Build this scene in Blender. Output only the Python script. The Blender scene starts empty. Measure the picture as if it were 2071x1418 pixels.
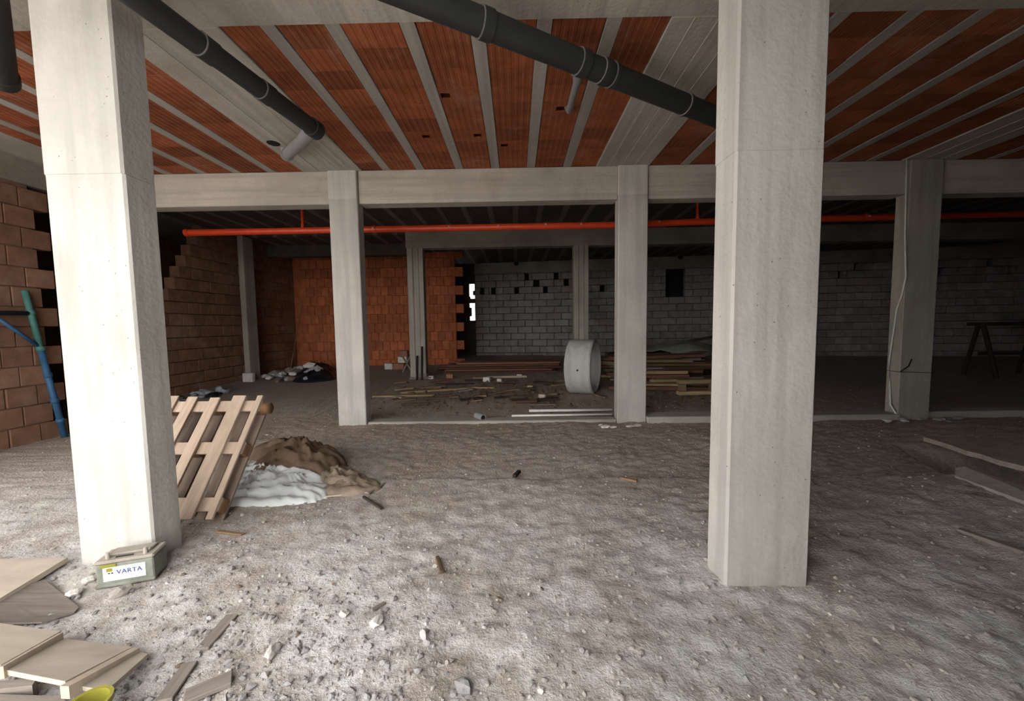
import bpy, math, random
import numpy as np
from mathutils import Vector, Matrix, noise
random.seed(7)
rng = np.random.default_rng(7)
S = bpy.context.scene
COL = S.collection
PI = math.pi

# ------------------------------------------------------------------ camera
FPX, YAW, PITCH, ROLL, CAMZ = 760.0, -.0111, -.0672, -.0138, 1.45
_cy, _sy, _cp, _sp, _cr, _sr = math.cos(YAW), math.sin(YAW), math.cos(PITCH), math.sin(PITCH), math.cos(ROLL), math.sin(ROLL)
FW = Vector((_sy*_cp, _cy*_cp, _sp)); _r0 = Vector((_cy, -_sy, 0)); _u0 = _r0.cross(FW)
RT = _cr*_r0 + _sr*_u0; UP = -_sr*_r0 + _cr*_u0
cam = bpy.data.cameras.new('camera'); cam.sensor_width = 36.0; cam.lens = FPX/2071*36; cam.clip_start = .05; cam.clip_end = 300
camo = bpy.data.objects.new('camera', cam); COL.objects.link(camo)
camo.matrix_world = Matrix(((RT.x, UP.x, -FW.x, 0), (RT.y, UP.y, -FW.y, 0), (RT.z, UP.z, -FW.z, CAMZ), (0, 0, 0, 1)))
S.camera = camo
# ------------------------------------------------------------------ daylight: bright overcast sky and a hazy sun outside
w = bpy.data.worlds.new('world'); S.world = w; w.use_nodes = True
bg = w.node_tree.nodes['Background']; bg.inputs[0].default_value = (1.0, .975, .94, 1); bg.inputs[1].default_value = 2.6
sun = bpy.data.lights.new('sun', 'SUN'); sun.energy = 3.0; sun.angle = math.radians(6); sun.color = (1, .95, .88)
suno = bpy.data.objects.new('sun', sun); COL.objects.link(suno)
suno.rotation_euler = Vector((.55, .62, -1.75)).to_track_quat('-Z', 'Y').to_euler()
S.view_settings.view_transform = 'Standard'; S.view_settings.look = 'None'; S.view_settings.gamma = 1
S.view_settings.use_curve_mapping = False
S.view_settings.exposure = 1.45

# ------------------------------------------------------------------ terrain
def sm(a, b, x):
    t = min(1, max(0, (x-a)/(b-a))); return t*t*(3-2*t)
def base_h(x, y):
    if y < 5.8: z = 0
    elif y < 9.6: z = .10*(y-5.8)/3.8
    elif y < 12.2: z = .10+.10*(y-9.6)/2.6
    else: z = .20+.10*(y-12.2)/2.3
    return z
def H(x, y):
    z = base_h(x, y)
    # low step behind the first slab strip, deeper on the right
    st = .028+.06*sm(.8, 3.5, x)
    z -= st*sm(3.475, 3.525, y+.05*noise.noise(Vector((x*2, 0, 3))))*(1-sm(3.6, 5.2, y))*sm(-1.8, -1.0, x)
    # dug trench on the right
    t = sm(4.20, 4.27, x-.28*(y-3.4))*(1-sm(5.35, 5.55, x-.28*(y-3.4)))*sm(1.6, 2.4, y)*(1-sm(3.9, 4.5, y))
    z -= .42*t
    p = Vector((x, y, 0))
    near = 1-sm(-1.5, 0, y) if y < 0 else 0
    z += .016*noise.fractal(p*.9, 1, 2, 3) + .010*noise.fractal(p*3.1+Vector((7, 3, 1)), 1, 2, 3)
    # raked diagonal streaks
    q = Vector((x*2.0+y*3.4, (y-x*.35)*13, 5))
    z += .010*noise.noise(q)*sm(-1.5, .3, x)
    z += .009*noise.noise(p*11)+.009*noise.noise(p*21)+.006*noise.noise(p*43)
    return z
def ray(px, py): return FW + (px-1035.5)/FPX*RT - (py-709)/FPX*UP
def G(px, py, z=None):
    """world point where the line of sight meets height z (or the floor)"""
    d = ray(px, py); zz = 0 if z is None else z
    for _ in range(8):
        t = (zz-CAMZ)/d.z; p = Vector((0, 0, CAMZ))+t*d
        if z is not None: return p
        zz = base_h(p.x, p.y)
    return Vector((p.x, p.y, H(p.x, p.y)))
def AY(px, py, Y): d = ray(px, py); return Vector((0, 0, CAMZ))+d*(Y/d.y)
def AX(px, py, X): d = ray(px, py); return Vector((0, 0, CAMZ))+d*(X/d.x)

# ------------------------------------------------------------------ materials
def new_mat(name, rough=.9):
    m = bpy.data.materials.new(name); m.use_nodes = True; nt = m.node_tree
    b = nt.nodes['Principled BSDF']; b.inputs['Roughness'].default_value = rough
    b.inputs['Specular IOR Level'].default_value = .25
    return m, nt, b
def N(nt, t, **kw):
    n = nt.nodes.new(t)
    for k, v in kw.items():
        if k.startswith('i_'): n.inputs[k[2:]].default_value = v
        else: setattr(n, k, v)
    return n
def coords(nt, scale=(1, 1, 1), local=False, rot=(0, 0, 0)):
    mp = N(nt, 'ShaderNodeMapping'); mp.inputs['Scale'].default_value = scale; mp.inputs['Rotation'].default_value = rot
    if local:
        tc = N(nt, 'ShaderNodeTexCoord'); src = tc.outputs['Object']
        oi = N(nt, 'ShaderNodeObjectInfo'); ad = N(nt, 'ShaderNodeVectorMath', operation='ADD')
        mu = N(nt, 'ShaderNodeVectorMath', operation='SCALE'); mu.inputs['Scale'].default_value = 37
        cb = N(nt, 'ShaderNodeCombineXYZ')
        for i in range(3): nt.links.new(oi.outputs['Random'], cb.inputs[i])
        nt.links.new(cb.outputs[0], mu.inputs[0]); nt.links.new(src, ad.inputs[0]); nt.links.new(mu.outputs[0], ad.inputs[1]); src = ad.outputs[0]
    else: src = N(nt, 'ShaderNodeNewGeometry').outputs['Position']
    nt.links.new(src, mp.inputs[0]); return mp.outputs[0]
def noisef(nt, vec, scale, detail=4, rough=.55):
    n = N(nt, 'ShaderNodeTexNoise'); n.inputs['Scale'].default_value = scale; n.inputs['Detail'].default_value = detail; n.inputs['Roughness'].default_value = rough
    nt.links.new(vec, n.inputs['Vector']); return n.outputs[0]
def ramp(nt, fac, stops):
    r = N(nt, 'ShaderNodeValToRGB'); e = r.color_ramp.elements
    while len(e) < len(stops): e.new(.5)
    for el, (p, c) in zip(e, stops):
        el.position = p; el.color = (*c, 1) if len(c) == 3 else c
    nt.links.new(fac, r.inputs[0]); return r.outputs[0]
def g3(v): return (v, v, v)
def mixc(nt, fac, a, b, mode='MIX'):
    m = N(nt, 'ShaderNodeMix', data_type='RGBA', blend_type=mode)
    for sock, v in ((m.inputs[0], fac), (m.inputs[6], a), (m.inputs[7], b)):
        if hasattr(v, 'links'): nt.links.new(v, sock)
        elif isinstance(v, (int, float)): sock.default_value = v
        else: sock.default_value = (*v, 1)
    return m.outputs[2]
def bump(nt, b, hts, dist=.01):
    prev = None
    for h, s in hts:
        bn = N(nt, 'ShaderNodeBump'); bn.inputs['Strength'].default_value = s; bn.inputs['Distance'].default_value = dist
        nt.links.new(h, bn.inputs['Height'])
        if prev: nt.links.new(prev, bn.inputs['Normal'])
        prev = bn.outputs[0]
    nt.links.new(prev, b.inputs['Normal'])
def rand_tint(nt, col, lo, hi):
    oi = N(nt, 'ShaderNodeObjectInfo'); mr = N(nt, 'ShaderNodeMapRange'); mr.inputs[3].default_value = lo; mr.inputs[4].default_value = hi
    nt.links.new(oi.outputs['Random'], mr.inputs[0])
    return mixc(nt, 1.0, col, mr.outputs[0], 'MULTIPLY')

def concrete(name, c, dark=.62, grain='z', pits=True, stain=(.25, .2, .14), stain_amt=.35):
    m, nt, b = new_mat(name, .92)
    v = coords(nt); st = {'z': (9, 9, .5), 'x': (.5, 9, 14), 'y': (14, .5, 9)}[grain]; vs = coords(nt, st)
    big = noisef(nt, v, 1.3, 5); stre = noisef(nt, vs, 1.0, 3); fine = noisef(nt, v, 30, 4)
    d = tuple(k*dark for k in c)
    col = mixc(nt, ramp(nt, big, [(.3, g3(0)), (.62, g3(1))]), d, c)
    col = mixc(nt, ramp(nt, stre, [(.36, g3(.8)), (.56, g3(0))]), col, tuple(k*.72 for k in c))
    s2 = noisef(nt, coords(nt, (1, 1, .6)), 2.3, 6, .65)
    col = mixc(nt, ramp(nt, s2, [(.55, g3(0)), (.75, g3(stain_amt))]), col, stain)
    col = mixc(nt, ramp(nt, fine, [(.3, g3(.25)), (.6, g3(0))]), col, d)
    hs = [(big, .25), (stre, .35), (fine, .35)]
    if pits:
        vo = N(nt, 'ShaderNodeTexVoronoi'); vo.inputs['Scale'].default_value = 26; nt.links.new(v, vo.inputs['Vector'])
        wn = noisef(nt, v, 7, 2)
        pit = N(nt, 'ShaderNodeMath', operation='MULTIPLY')
        a = ramp(nt, vo.outputs['Distance'], [(.06, g3(1)), (.13, g3(0))]); bb = ramp(nt, wn, [(.52, g3(0)), (.6, g3(1))])
        nt.links.new(a, pit.inputs[0]); nt.links.new(bb, pit.inputs[1])
        col = mixc(nt, pit.outputs[0], col, tuple(k*.3 for k in c))
    nt.links.new(col, b.inputs['Base Color']); bump(nt, b, hs, .012); return m
def clay(name, c, lo=.7, hi=1.15, dust=.3, local=True):
    m, nt, b = new_mat(name, .95); v = coords(nt); vl = coords(nt, local=True)
    col = mixc(nt, ramp(nt, noisef(nt, vl, 6, 4), [(.35, g3(0)), (.65, g3(1))]), tuple(k*.72 for k in c), c)
    col = rand_tint(nt, col, lo, hi)
    col = mixc(nt, ramp(nt, noisef(nt, v, 1.7, 5, .65), [(.52, g3(0)), (.72, g3(dust))]), col, (.42, .33, .28))
    fine = noisef(nt, v, 45, 3)
    nt.links.new(col, b.inputs['Base Color']); bump(nt, b, [(fine, .4)], .006); return m
def wood(name, c, dark=.5, lo=.7, hi=1.15, grain=(3, 40, 40), rough=.8):
    m, nt, b = new_mat(name, rough); v = coords(nt, grain, local=True)
    n1 = noisef(nt, v, 1.0, 5, .6); n2 = noisef(nt, coords(nt, local=True), 5, 4)
    col = mixc(nt, ramp(nt, n1, [(.3, g3(0)), (.65, g3(1))]), tuple(k*dark for k in c), c)
    col = mixc(nt, ramp(nt, n2, [(.5, g3(0)), (.8, g3(.5))]), col, tuple(k*.6 for k in c))
    col = rand_tint(nt, col, lo, hi)
    nt.links.new(col, b.inputs['Base Color']); bump(nt, b, [(n1, .35)], .004); return m
def plain(name, c, rough=.6, var=.25, scale=8, bmp=.2, spec=.3):
    m, nt, b = new_mat(name, rough); v = coords(nt, local=True); b.inputs['Specular IOR Level'].default_value = spec
    n = noisef(nt, v, scale, 5, .6)
    col = mixc(nt, ramp(nt, n, [(.3, g3(0)), (.7, g3(1))]), tuple(k*(1-var) for k in c), c)
    nt.links.new(col, b.inputs['Base Color']); bump(nt, b, [(noisef(nt, v, scale*5, 3), bmp)], .004); return m

M = {}
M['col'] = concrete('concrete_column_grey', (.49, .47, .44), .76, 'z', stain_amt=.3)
M['col_dim'] = concrete('concrete_weathered', (.37, .34, .30), .7, 'z')  # darker, browner column concrete
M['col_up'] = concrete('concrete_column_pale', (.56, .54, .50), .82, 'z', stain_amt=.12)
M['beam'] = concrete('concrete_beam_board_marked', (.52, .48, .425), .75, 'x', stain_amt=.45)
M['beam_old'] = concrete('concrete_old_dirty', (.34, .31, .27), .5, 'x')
M['band'] = concrete('concrete_band_board_marked', (.47, .435, .385), .72, 'y', stain_amt=.3)
M['joist'] = concrete('concrete_joist', (.38, .35, .32), .8, 'y', pits=False, stain_amt=.15)
M['kerb'] = concrete('concrete_kerb', (.42, .39, .355), .7, 'x')
M['sooty_joist'] = concrete('sooty_joist', (.20, .18, .165), .7, 'y', pits=False)  # darker copy of the joist concrete; rear-bay shade put into the colour
M['sooty'] = concrete('sooty_infill', (.10, .085, .075), .6, 'y', pits=False)  # near-black tone carries the shade of the rear ceiling
M['clay_wall'] = clay('clay_block_brown', (.25, .135, .085), .85, 1.08, .25)
M['clay_red'] = clay('clay_block_red', (.50, .155, .07), .78, 1.12, .12)
M['mortar'] = plain('mortar', (.20, .125, .095), .95, .4, 5)
M['dark_mortar'] = plain('mortar_dark', (.10, .09, .08), .95, .4, 5)

# hollow-pot ceiling clay: pale mortar lines in the grooves
def pot_mat():
    m, nt, b = new_mat('clay_ceiling_pot', .95); v = coords(nt); vl = coords(nt, local=True)
    tc = N(nt, 'ShaderNodeTexCoord'); sx = N(nt, 'ShaderNodeSeparateXYZ'); nt.links.new(tc.outputs['Object'], sx.inputs[0])
    c = (.33, .095, .038)
    col = mixc(nt, ramp(nt, noisef(nt, vl, 5, 4), [(.35, g3(0)), (.65, g3(1))]), tuple(k*.7 for k in c), c)
    col = rand_tint(nt, col, .62, 1.12)
    mu = N(nt, 'ShaderNodeMath', operation='MULTIPLY'); mu.inputs[1].default_value = 1/.0667
    nt.links.new(sx.outputs[0], mu.inputs[0])
    ad = N(nt, 'ShaderNodeMath', operation='ADD'); ad.inputs[1].default_value = 10.5; nt.links.new(mu.outputs[0], ad.inputs[0])
    fr = N(nt, 'ShaderNodeMath', operation='FRACT'); nt.links.new(ad.outputs[0], fr.inputs[0])
    line = ramp(nt, fr.outputs[0], [(.0, g3(.6)), (.07, g3(0)), (.93, g3(0)), (1., g3(.6))])
    lm = N(nt, 'ShaderNodeMath', operation='MULTIPLY'); nt.links.new(line, lm.inputs[0])
    nt.links.new(ramp(nt, noisef(nt, v, 6, 4), [(.3, g3(.15)), (.6, g3(1))]), lm.inputs[1])
    col = mixc(nt, lm.outputs[0], col, (.42, .22, .14))
    col = mixc(nt, ramp(nt, noisef(nt, v, 1.5, 6, .7), [(.54, g3(0)), (.72, g3(.35))]), col, (.38, .24, .19))
    nt.links.new(col, b.inputs['Base Color']); bump(nt, b, [(noisef(nt, v, 40, 3), .4)], .006); return m
M['pot'] = pot_mat()

def grey_block_mat():
    m, nt, b = new_mat('grey_block', .95); v = coords(nt); vl = coords(nt, local=True)
    col = mixc(nt, ramp(nt, noisef(nt, vl, 4, 5, .65), [(.3, g3(0)), (.7, g3(1))]), (.20, .19, .178), (.33, .32, .305))
    col = rand_tint(nt, col, .88, 1.14)
    col = mixc(nt, ramp(nt, noisef(nt, v, .55, 6, .65), [(.52, g3(0)), (.70, g3(.7))]), col, (.10, .09, .08))
    col = mixc(nt, ramp(nt, noisef(nt, coords(nt, (1, 1, 1.2)), 1.1, 5), [(.60, g3(0)), (.68, g3(.5))]), col, (.32, .20, .15))
    nt.links.new(col, b.inputs['Base Color']); bump(nt, b, [(noisef(nt, v, 18, 4), .6)], .02); return m
M['grey_block'] = grey_block_mat()

def dirt_mat():
    m, nt, b = new_mat('dusty_dirt_floor', .97); v = coords(nt)
    a = noisef(nt, v, .55, 5, .6); f = noisef(nt, v, 6, 6, .7); g = noisef(nt, v, 45, 4, .7)
    col = mixc(nt, ramp(nt, a, [(.38, g3(0)), (.60, g3(1))]), (.37, .32, .285), (.49, .455, .43))
    sx = N(nt, 'ShaderNodeSeparateXYZ'); nt.links.new(N(nt, 'ShaderNodeNewGeometry').outputs['Position'], sx.inputs[0])
    # trodden brown soil towards the back, pale cement dust at the entrance
    mr = N(nt, 'ShaderNodeMapRange'); mr.inputs[1].default_value = 2.5; mr.inputs[2].default_value = 5.5; nt.links.new(sx.outputs[1], mr.inputs[0])
    col = mixc(nt, mr.outputs[0], col, mixc(nt, .8, col, (.33, .262, .21)))
    d = N(nt, 'ShaderNodeMapRange'); d.inputs[1].default_value = 3.6; d.inputs[2].default_value = 1.4; nt.links.new(sx.outputs[1], d.inputs[0])
    dm = N(nt, 'ShaderNodeMath', operation='MULTIPLY'); nt.links.new(d.outputs[0], dm.inputs[0])
    nt.links.new(ramp(nt, noisef(nt, coords(nt, (1, 1, 1)), 1.5, 6, .65), [(.42, g3(0)), (.58, g3(.95))]), dm.inputs[1])
    col = mixc(nt, dm.outputs[0], col, (.60, .595, .60))
    col = mixc(nt, ramp(nt, f, [(.35, g3(.45)), (.55, g3(0))]), col, (.20, .165, .14))
    col = mixc(nt, ramp(nt, g, [(.30, g3(.5)), (.47, g3(0)), (.62, g3(0)), (.75, g3(.0))]), col, (.17, .145, .125))
    col = mixc(nt, ramp(nt, g, [(.60, g3(0)), (.72, g3(.55))]), col, (.58, .55, .52))
    nt.links.new(col, b.inputs['Base Color']); bump(nt, b, [(f, .5), (g, .7)], .018); return m
M['dirt'] = dirt_mat()
M['ground'] = plain('gravel_yard', (.22, .20, .175), .95, .3, 3)
M['pvc_dark'] = plain('grey_pvc_pipe', (.034, .037, .037), .55, .2, 4, .1, .25)
M['pvc_ring'] = plain('light_pipe_seal', (.17, .17, .17), .5, .3, 8, .1)
M['pvc_pale'] = plain('pale_grey_pvc', (.27, .28, .29), .5, .2, 6, .1)
M['pvc_white'] = plain('white_plastic', (.72, .71, .69), .5, .2, 6, .1)
M['red'] = plain('red_painted_steel', (.62, .055, .015), .4, .2, 5, .1, .5)
M['steel'] = plain('dull_steel', (.40, .36, .33), .5, .3, 9, .1)
M['blue'] = plain('blue_painted_steel', (.035, .11, .22), .55, .35, 9, .2)
M['green'] = plain('green_painted_steel', (.07, .20, .18), .55, .35, 9, .2)
M['dark_steel'] = plain('dark_steel', (.03, .032, .04), .6, .35, 9, .2)
M['pallet'] = wood('pallet_timber', (.50, .385, .30), .75, .85, 1.1, (30, 3, 30))
M['pallet_dark'] = wood('pallet_timber_grey', (.25, .185, .145), .6, .8, 1.1, (30, 3, 30))
M['pallet_block'] = wood('pallet_block_brown', (.27, .15, .075), .6, .9, 1.1, (12, 12, 12))
M['ply'] = wood('dusty_plywood', (.47, .41, .34), .82, .95, 1.05, (4, 14, 14))
M['ply_edge'] = wood('board_edge_brown', (.26, .15, .09), .6, .9, 1.1)
M['pine'] = wood('pine_batten', (.47, .39, .31), .8, .95, 1.05, (4, 25, 25))
M['grey_wood'] = wood('weathered_grey_plank', (.25, .215, .19), .65, .8, 1.1)
M['red_wood'] = wood('reddish_old_plank', (.22, .105, .07), .5, .45, 1.15)
M['brown_wood'] = wood('brown_old_plank', (.25, .165, .10), .45, .4, 1.25)
M['yel_wood'] = wood('yellowish_plank', (.46, .34, .19), .6, .7, 1.1)
M['dark_wood'] = wood('dark_rotten_timber', (.045, .035, .028), .5, .7, 1.2)
M['sheet'] = plain('white_plastic_sheet', (.56, .58, .58), .45, .25, 3, .15, .4)
M['sack'] = plain('brown_sackcloth', (.17, .115, .075), .95, .45, 7, .5)
M['sack_pale'] = plain('pale_sackcloth', (.30, .235, .18), .95, .45, 7, .5)
M['tarp'] = plain('grey_green_tarp', (.21, .215, .17), .8, .5, 4, .3)
M['black_plastic'] = plain('black_plastic_sheet', (.012, .014, .02), .35, .4, 6, .2, .5)
M['batt'] = plain('dusty_grey_green_case', (.24, .255, .215), .75, .4, 12, .2)
M['batt_top'] = plain('dusty_case_lid', (.33, .30, .255), .9, .3, 12, .3)
M['label'] = plain('white_paper_label', (.78, .79, .82), .6, .08, 10, .05)
M['ink'] = plain('blue_ink', (.03, .05, .22), .6, .05, 10, .05)
M['yellow'] = plain('yellow_plastic', (.27, .25, .035), .45, .2, 9, .1, .4)
M['stone'] = plain('pale_stone', (.52, .495, .47), .95, .3, 14, .4)
M['stone_brown'] = plain('brown_clod', (.22, .165, .13), .95, .4, 14, .5)
M['clod'] = plain('dusty_clod', (.40, .36, .33), .95, .35, 14, .5)
M['plaster'] = plain('white_plaster', (.66, .63, .60), .95, .3, 10, .4)
M['rubble'] = plain('grey_rubble', (.36, .35, .35), .95, .45, 10, .5)
M['rubble_blue'] = plain('bluish_rubble', (.42, .46, .52), .95, .45, 10, .5)
M['ring'] = concrete('precast_concrete', (.47, .47, .445), .85, 'z', pits=True, stain_amt=.1)
M['brick_frag'] = plain('brick_fragment', (.34, .17, .12), .95, .35, 10, .4)
M['black'] = plain('black_rubber', (.012, .012, .012), .8, .2, 5, .1)  # black parts, and the painted dark inside holes
M['cable'] = plain('white_cable', (.60, .62, .56), .6, .15, 9, .05)

# ------------------------------------------------------------------ mesh helpers
class MB:
    def __init__(s): s.v = []; s.f = []
    def add(s, vs, fs):
        o = len(s.v); s.v += [tuple(p) for p in vs]; s.f += [tuple(i+o for i in f) for f in fs]; return s
    def box(s, x0, x1, y0, y1, z0, z1, mat=None):
        vs = [Vector((x, y, z)) for x in (x0, x1) for y in (y0, y1) for z in (z0, z1)]
        if mat: vs = [mat @ p for p in vs]
        return s.add(vs, [(0, 1, 3, 2), (4, 6, 7, 5), (0, 4, 5, 1), (2, 3, 7, 6), (0, 2, 6, 4), (1, 5, 7, 3)])
    def cbox(s, x0, x1, y0, y1, z0, z1, c=.01, mat=None):
        """box with chamfered edges: 24 vertices"""
        vs = []; idx = {}
        L = ((x0, x1), (y0, y1), (z0, z1))
        for i in (0, 1):
            for j in (0, 1):
                for k in (0, 1):
                    b = [L[0][i], L[1][j], L[2][k]]; d = [c if t == 0 else -c for t in (i, j, k)]
                    for ax in range(3):
                        p = [b[a]+(0 if a == ax else d[a]) for a in range(3)]
                        idx[(i, j, k, ax)] = len(vs); vs.append(Vector(p))
        fs = []
        for ax in range(3):
            o = [a for a in range(3) if a != ax]
            for e in (0, 1):
                q = []
                for (p, r) in ((0, 0), (1, 0), (1, 1), (0, 1)):
                    t = [0, 0, 0]; t[ax] = e; t[o[0]] = p; t[o[1]] = r; q.append(idx[(*t, ax)])
                if (e == 0) != (ax == 1): q.reverse()
                fs.append(tuple(q))
        for ax in range(3):           # edges parallel to axis ax
            o = [a for a in range(3) if a != ax]
            for p in (0, 1):
                for r in (0, 1):
                    t0 = [0, 0, 0]; t0[o[0]] = p; t0[o[1]] = r; t1 = list(t0); t1[ax] = 1
                    fs.append((idx[(*t0, o[0])], idx[(*t0, o[1])], idx[(*t1, o[1])], idx[(*t1, o[0])]))
        for i in (0, 1):
            for j in (0, 1):
                for k in (0, 1): fs.append((idx[(i, j, k, 0)], idx[(i, j, k, 1)], idx[(i, j, k, 2)]))
        if mat: vs = [mat @ p for p in vs]
        return s.add(vs, fs)
    def tube(s, path, r, n=14, cap=True, r1=None):
        path = [Vector(p) for p in path]; rings = []
        for i, p in enumerate(path):
            t = (path[min(i+1, len(path)-1)]-path[max(i-1, 0)]).normalized()
            a = t.cross(Vector((0, 0, 1)))
            if a.length < .05: a = t.cross(Vector((0, 1, 0)))
            a.normalize(); b = t.cross(a); rr = r if r1 is None else r+(r1-r)*i/(len(path)-1)
            rings.append([p+rr*(math.cos(2*PI*k/n)*a+math.sin(2*PI*k/n)*b) for k in range(n)])
        vs = [p for rg in rings for p in rg]; fs = []
        for i in range(len(path)-1):
            for k in range(n): fs.append((i*n+k, i*n+(k+1) % n, (i+1)*n+(k+1) % n, (i+1)*n+k))
        if cap: fs += [tuple(range(n))[::-1], tuple((len(path)-1)*n+k for k in range(n))]
        return s.add(vs, fs)
    def lathe(s, prof, n=48, mat=None, closed=False):
        """prof: list of (radius, height) about local Z"""
        vs = [Vector((r*math.cos(2*PI*k/n), r*math.sin(2*PI*k/n), h)) for r, h in prof for k in range(n)]
        if mat: vs = [mat @ p for p in vs]
        m = len(prof); fs = []
        for i in range(m if closed else m-1):
            j = (i+1) % m
            for k in range(n): fs.append((i*n+k, i*n+(k+1) % n, j*n+(k+1) % n, j*n+k))
        return s.add(vs, fs)
    def slab(s, pts, th, direction=(0, 0, -1)):
        pts = [Vector(p) for p in pts]; d = Vector(direction)*th; n = len(pts)
        vs = pts+[p+d for p in pts]
        return s.add(vs, [tuple(range(n)), tuple(range(2*n-1, n-1, -1))]+[(i, i+n, (i+1) % n+n, (i+1) % n) for i in range(n)])
    def mesh(s, name, mat=None, smooth=False):
        me = bpy.data.meshes.new(name); me.from_pydata(s.v, [], s.f); me.update()
        import bmesh
        bm = bmesh.new(); bm.from_mesh(me); bmesh.ops.recalc_face_normals(bm, faces=bm.faces); bm.to_mesh(me); bm.free()
        if smooth: me.polygons.foreach_set('use_smooth', [True]*len(me.polygons))
        if mat: me.materials.append(M[mat] if isinstance(mat, str) else mat)
        return me
    def build(s, name, mat, parent=None, loc=None, rot=None, smooth=False):
        return put(name, s.mesh(name, mat, smooth), parent, loc, rot)
def put(name, me, parent=None, loc=None, rot=None, scale=None):
    o = bpy.data.objects.new(name, me); COL.objects.link(o)
    if loc is not None: o.location = loc
    if rot is not None: o.rotation_euler = rot
    if scale is not None: o.scale = scale
    if parent: o.parent = parent
    return o
def tag(o, label, cat, group=None, kind=None):
    o['label'] = label; o['category'] = cat
    if group: o['group'] = group
    if kind: o['kind'] = kind
    return o
def empty(name, loc=(0, 0, 0), rot=None):
    o = bpy.data.objects.new(name, None); COL.objects.link(o); o.location = loc; o.empty_display_size = .1
    if rot is not None: o.rotation_euler = rot
    return o
def autosmooth(o, ang=35):
    me = o.data; me.polygons.foreach_set('use_smooth', [True]*len(me.polygons))
    me.set_sharp_from_angle(angle=math.radians(ang)); return o

# ================================================================== STRUCTURE
CEIL = 3.69; CEIL2 = 3.82; TOP = 4.05
# ---- floor
def graded(lo, hi, dense_lo, dense_hi, d, D):
    a = [dense_lo]
    while a[-1] < dense_hi: a.append(a[-1]+d)
    st = d
    while a[-1] < hi: st = min(D, st*1.12); a.append(a[-1]+st)
    st = d; pre = [dense_lo]
    while pre[0] > lo: st = min(D, st*1.12); pre.insert(0, pre[0]-st)
    return pre[:-1]+a
xs = graded(-11, 17.5, -3.4, 5.4, .03, .35); ys = graded(-1.55, 18.5, 1.2, 5.9, .026, .3)
vs = [(x, y, H(x, y)) for y in ys for x in xs]; nx = len(xs)
fs = [(j*nx+i, j*nx+i+1, (j+1)*nx+i+1, (j+1)*nx+i) for j in range(len(ys)-1) for i in range(nx-1)]
fm = MB(); fm.v = vs; fm.f = fs
fl = fm.build('floor', 'dirt', smooth=True)
tag(fl, 'dusty grey-brown dirt floor strewn with chips and stones', 'floor', kind='structure')
gr = MB().box(-40, 40, -45, -1.5, -.3, -.02).build('ground_outside', 'ground'); tag(gr, 'gravel yard outside the open front', 'ground', kind='structure')
gr = MB().box(-40, -11, -1.5, 3.2, -.3, -.02).build('ground_outside', 'ground'); tag(gr, 'gravel yard outside the open left side', 'ground', kind='structure')

# ---- ceiling slab with bands, joists and clay pots
ceil = MB().box(-11, 17.5, -.45, 18.5, TOP, TOP+.3).build('ceiling', 'joist')
tag(ceil, 'beam and clay hollow pot ceiling over the whole storey', 'ceiling', kind='structure')
Y0, Y1 = 2.91, 5.52         # front bay
def band(x0, x1, y0, y1, z=CEIL-.012):
    return MB().cbox(x0, x1, y0, y1, z, TOP, .006).build('concrete_band', 'band', ceil)
band(-11, 17.5, 1.55, 2.91)
band(-3.02, -2.17, 2.912, 5.51); band(1.17, 1.92, 2.912, 5.51); band(5.45, 6.2, 2.912, 5.51); band(-6.9, -5.75, 2.912, 5.51)
for bx in (-2.78, -2.5, -2.32, 1.34, 1.52, 1.70, 5.7, 5.95):    # raised fins left by the shuttering boards
    MB().cbox(bx, bx+.006, 2.92, 5.50, CEIL-.016, CEIL-.01, .0005).build('board_fin', 'col_up', ceil)
# pot mesh: width along x, length along y, five shallow grooves underneath
def pot_mesh(wd, ln):
    b = MB(); n = 6; prof = []; g = .0035; gw = .0045
    step = .0667*wd/.40
    prof.append((-wd/2, .16)); prof.append((-wd/2, .004)); prof.append((-wd/2+.004, 0))
    for k in range(1, n):
        x = -wd/2+k*wd/n; prof += [(x-gw, 0), (x, g), (x+gw, 0)]
    prof += [(wd/2-.004, 0), (wd/2, .004), (wd/2, .16)]
    m = len(prof)
    v = [Vector((x, -ln/2, z)) for x, z in prof]+[Vector((x, ln/2, z)) for x, z in prof]
    f = [(i, i+1, m+i+1, m+i) for i in range(m-1)]+[tuple(range(m)), tuple(range(2*m-1, m-1, -1)), (0, m, 2*m-1, m-1)]
    b.add(v, f); return b
def holed_pot(wd, ln, hx0, hx1, hy0, hy1):
    b = MB()
    b.box(-wd/2, hx0, -ln/2, ln/2, 0, .015).box(hx1, wd/2, -ln/2, ln/2, 0, .015).box(hx0, hx1, -ln/2, hy0, 0, .015).box(hx0, hx1, hy1, ln/2, 0, .015)
    b.box(-wd/2, wd/2, -ln/2, ln/2, .10, .16)
    b.box(-wd/2, -wd/2+.01, -ln/2, ln/2, .015, .10).box(wd/2-.01, wd/2, -ln/2, ln/2, .015, .10)
    return b
J_mid = [-1.8149, -1.3301, -.7757, -.262, .2449, .7576]
J_left = [-3.47, -3.97, -4.47, -4.97, -5.47]
J_right = [2.42, 2.94, 3.46, 3.98, 4.50, 5.02]
JW = .115
def bays(lo, hi, js):
    js = sorted(js); e = [lo]+[v for j in js for v in (j-JW/2, j+JW/2)]+[hi]
    return [(e[i], e[i+1]) for i in range(0, len(e), 2)]
allb = bays(-5.75, -3.02, J_left)+bays(-2.17, 1.17, J_mid)+bays(1.92, 5.45, J_right)+bays(6.2, 8.0, [6.7, 7.2, 7.7])
for j in J_left+J_mid+J_right+[6.7, 7.2, 7.7]:
    MB().cbox(j-JW/2, j+JW/2, Y0+.002, Y1, CEIL-.004+random.uniform(-.002, .002), TOP, .003).build('joist', 'joist', ceil)
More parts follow.
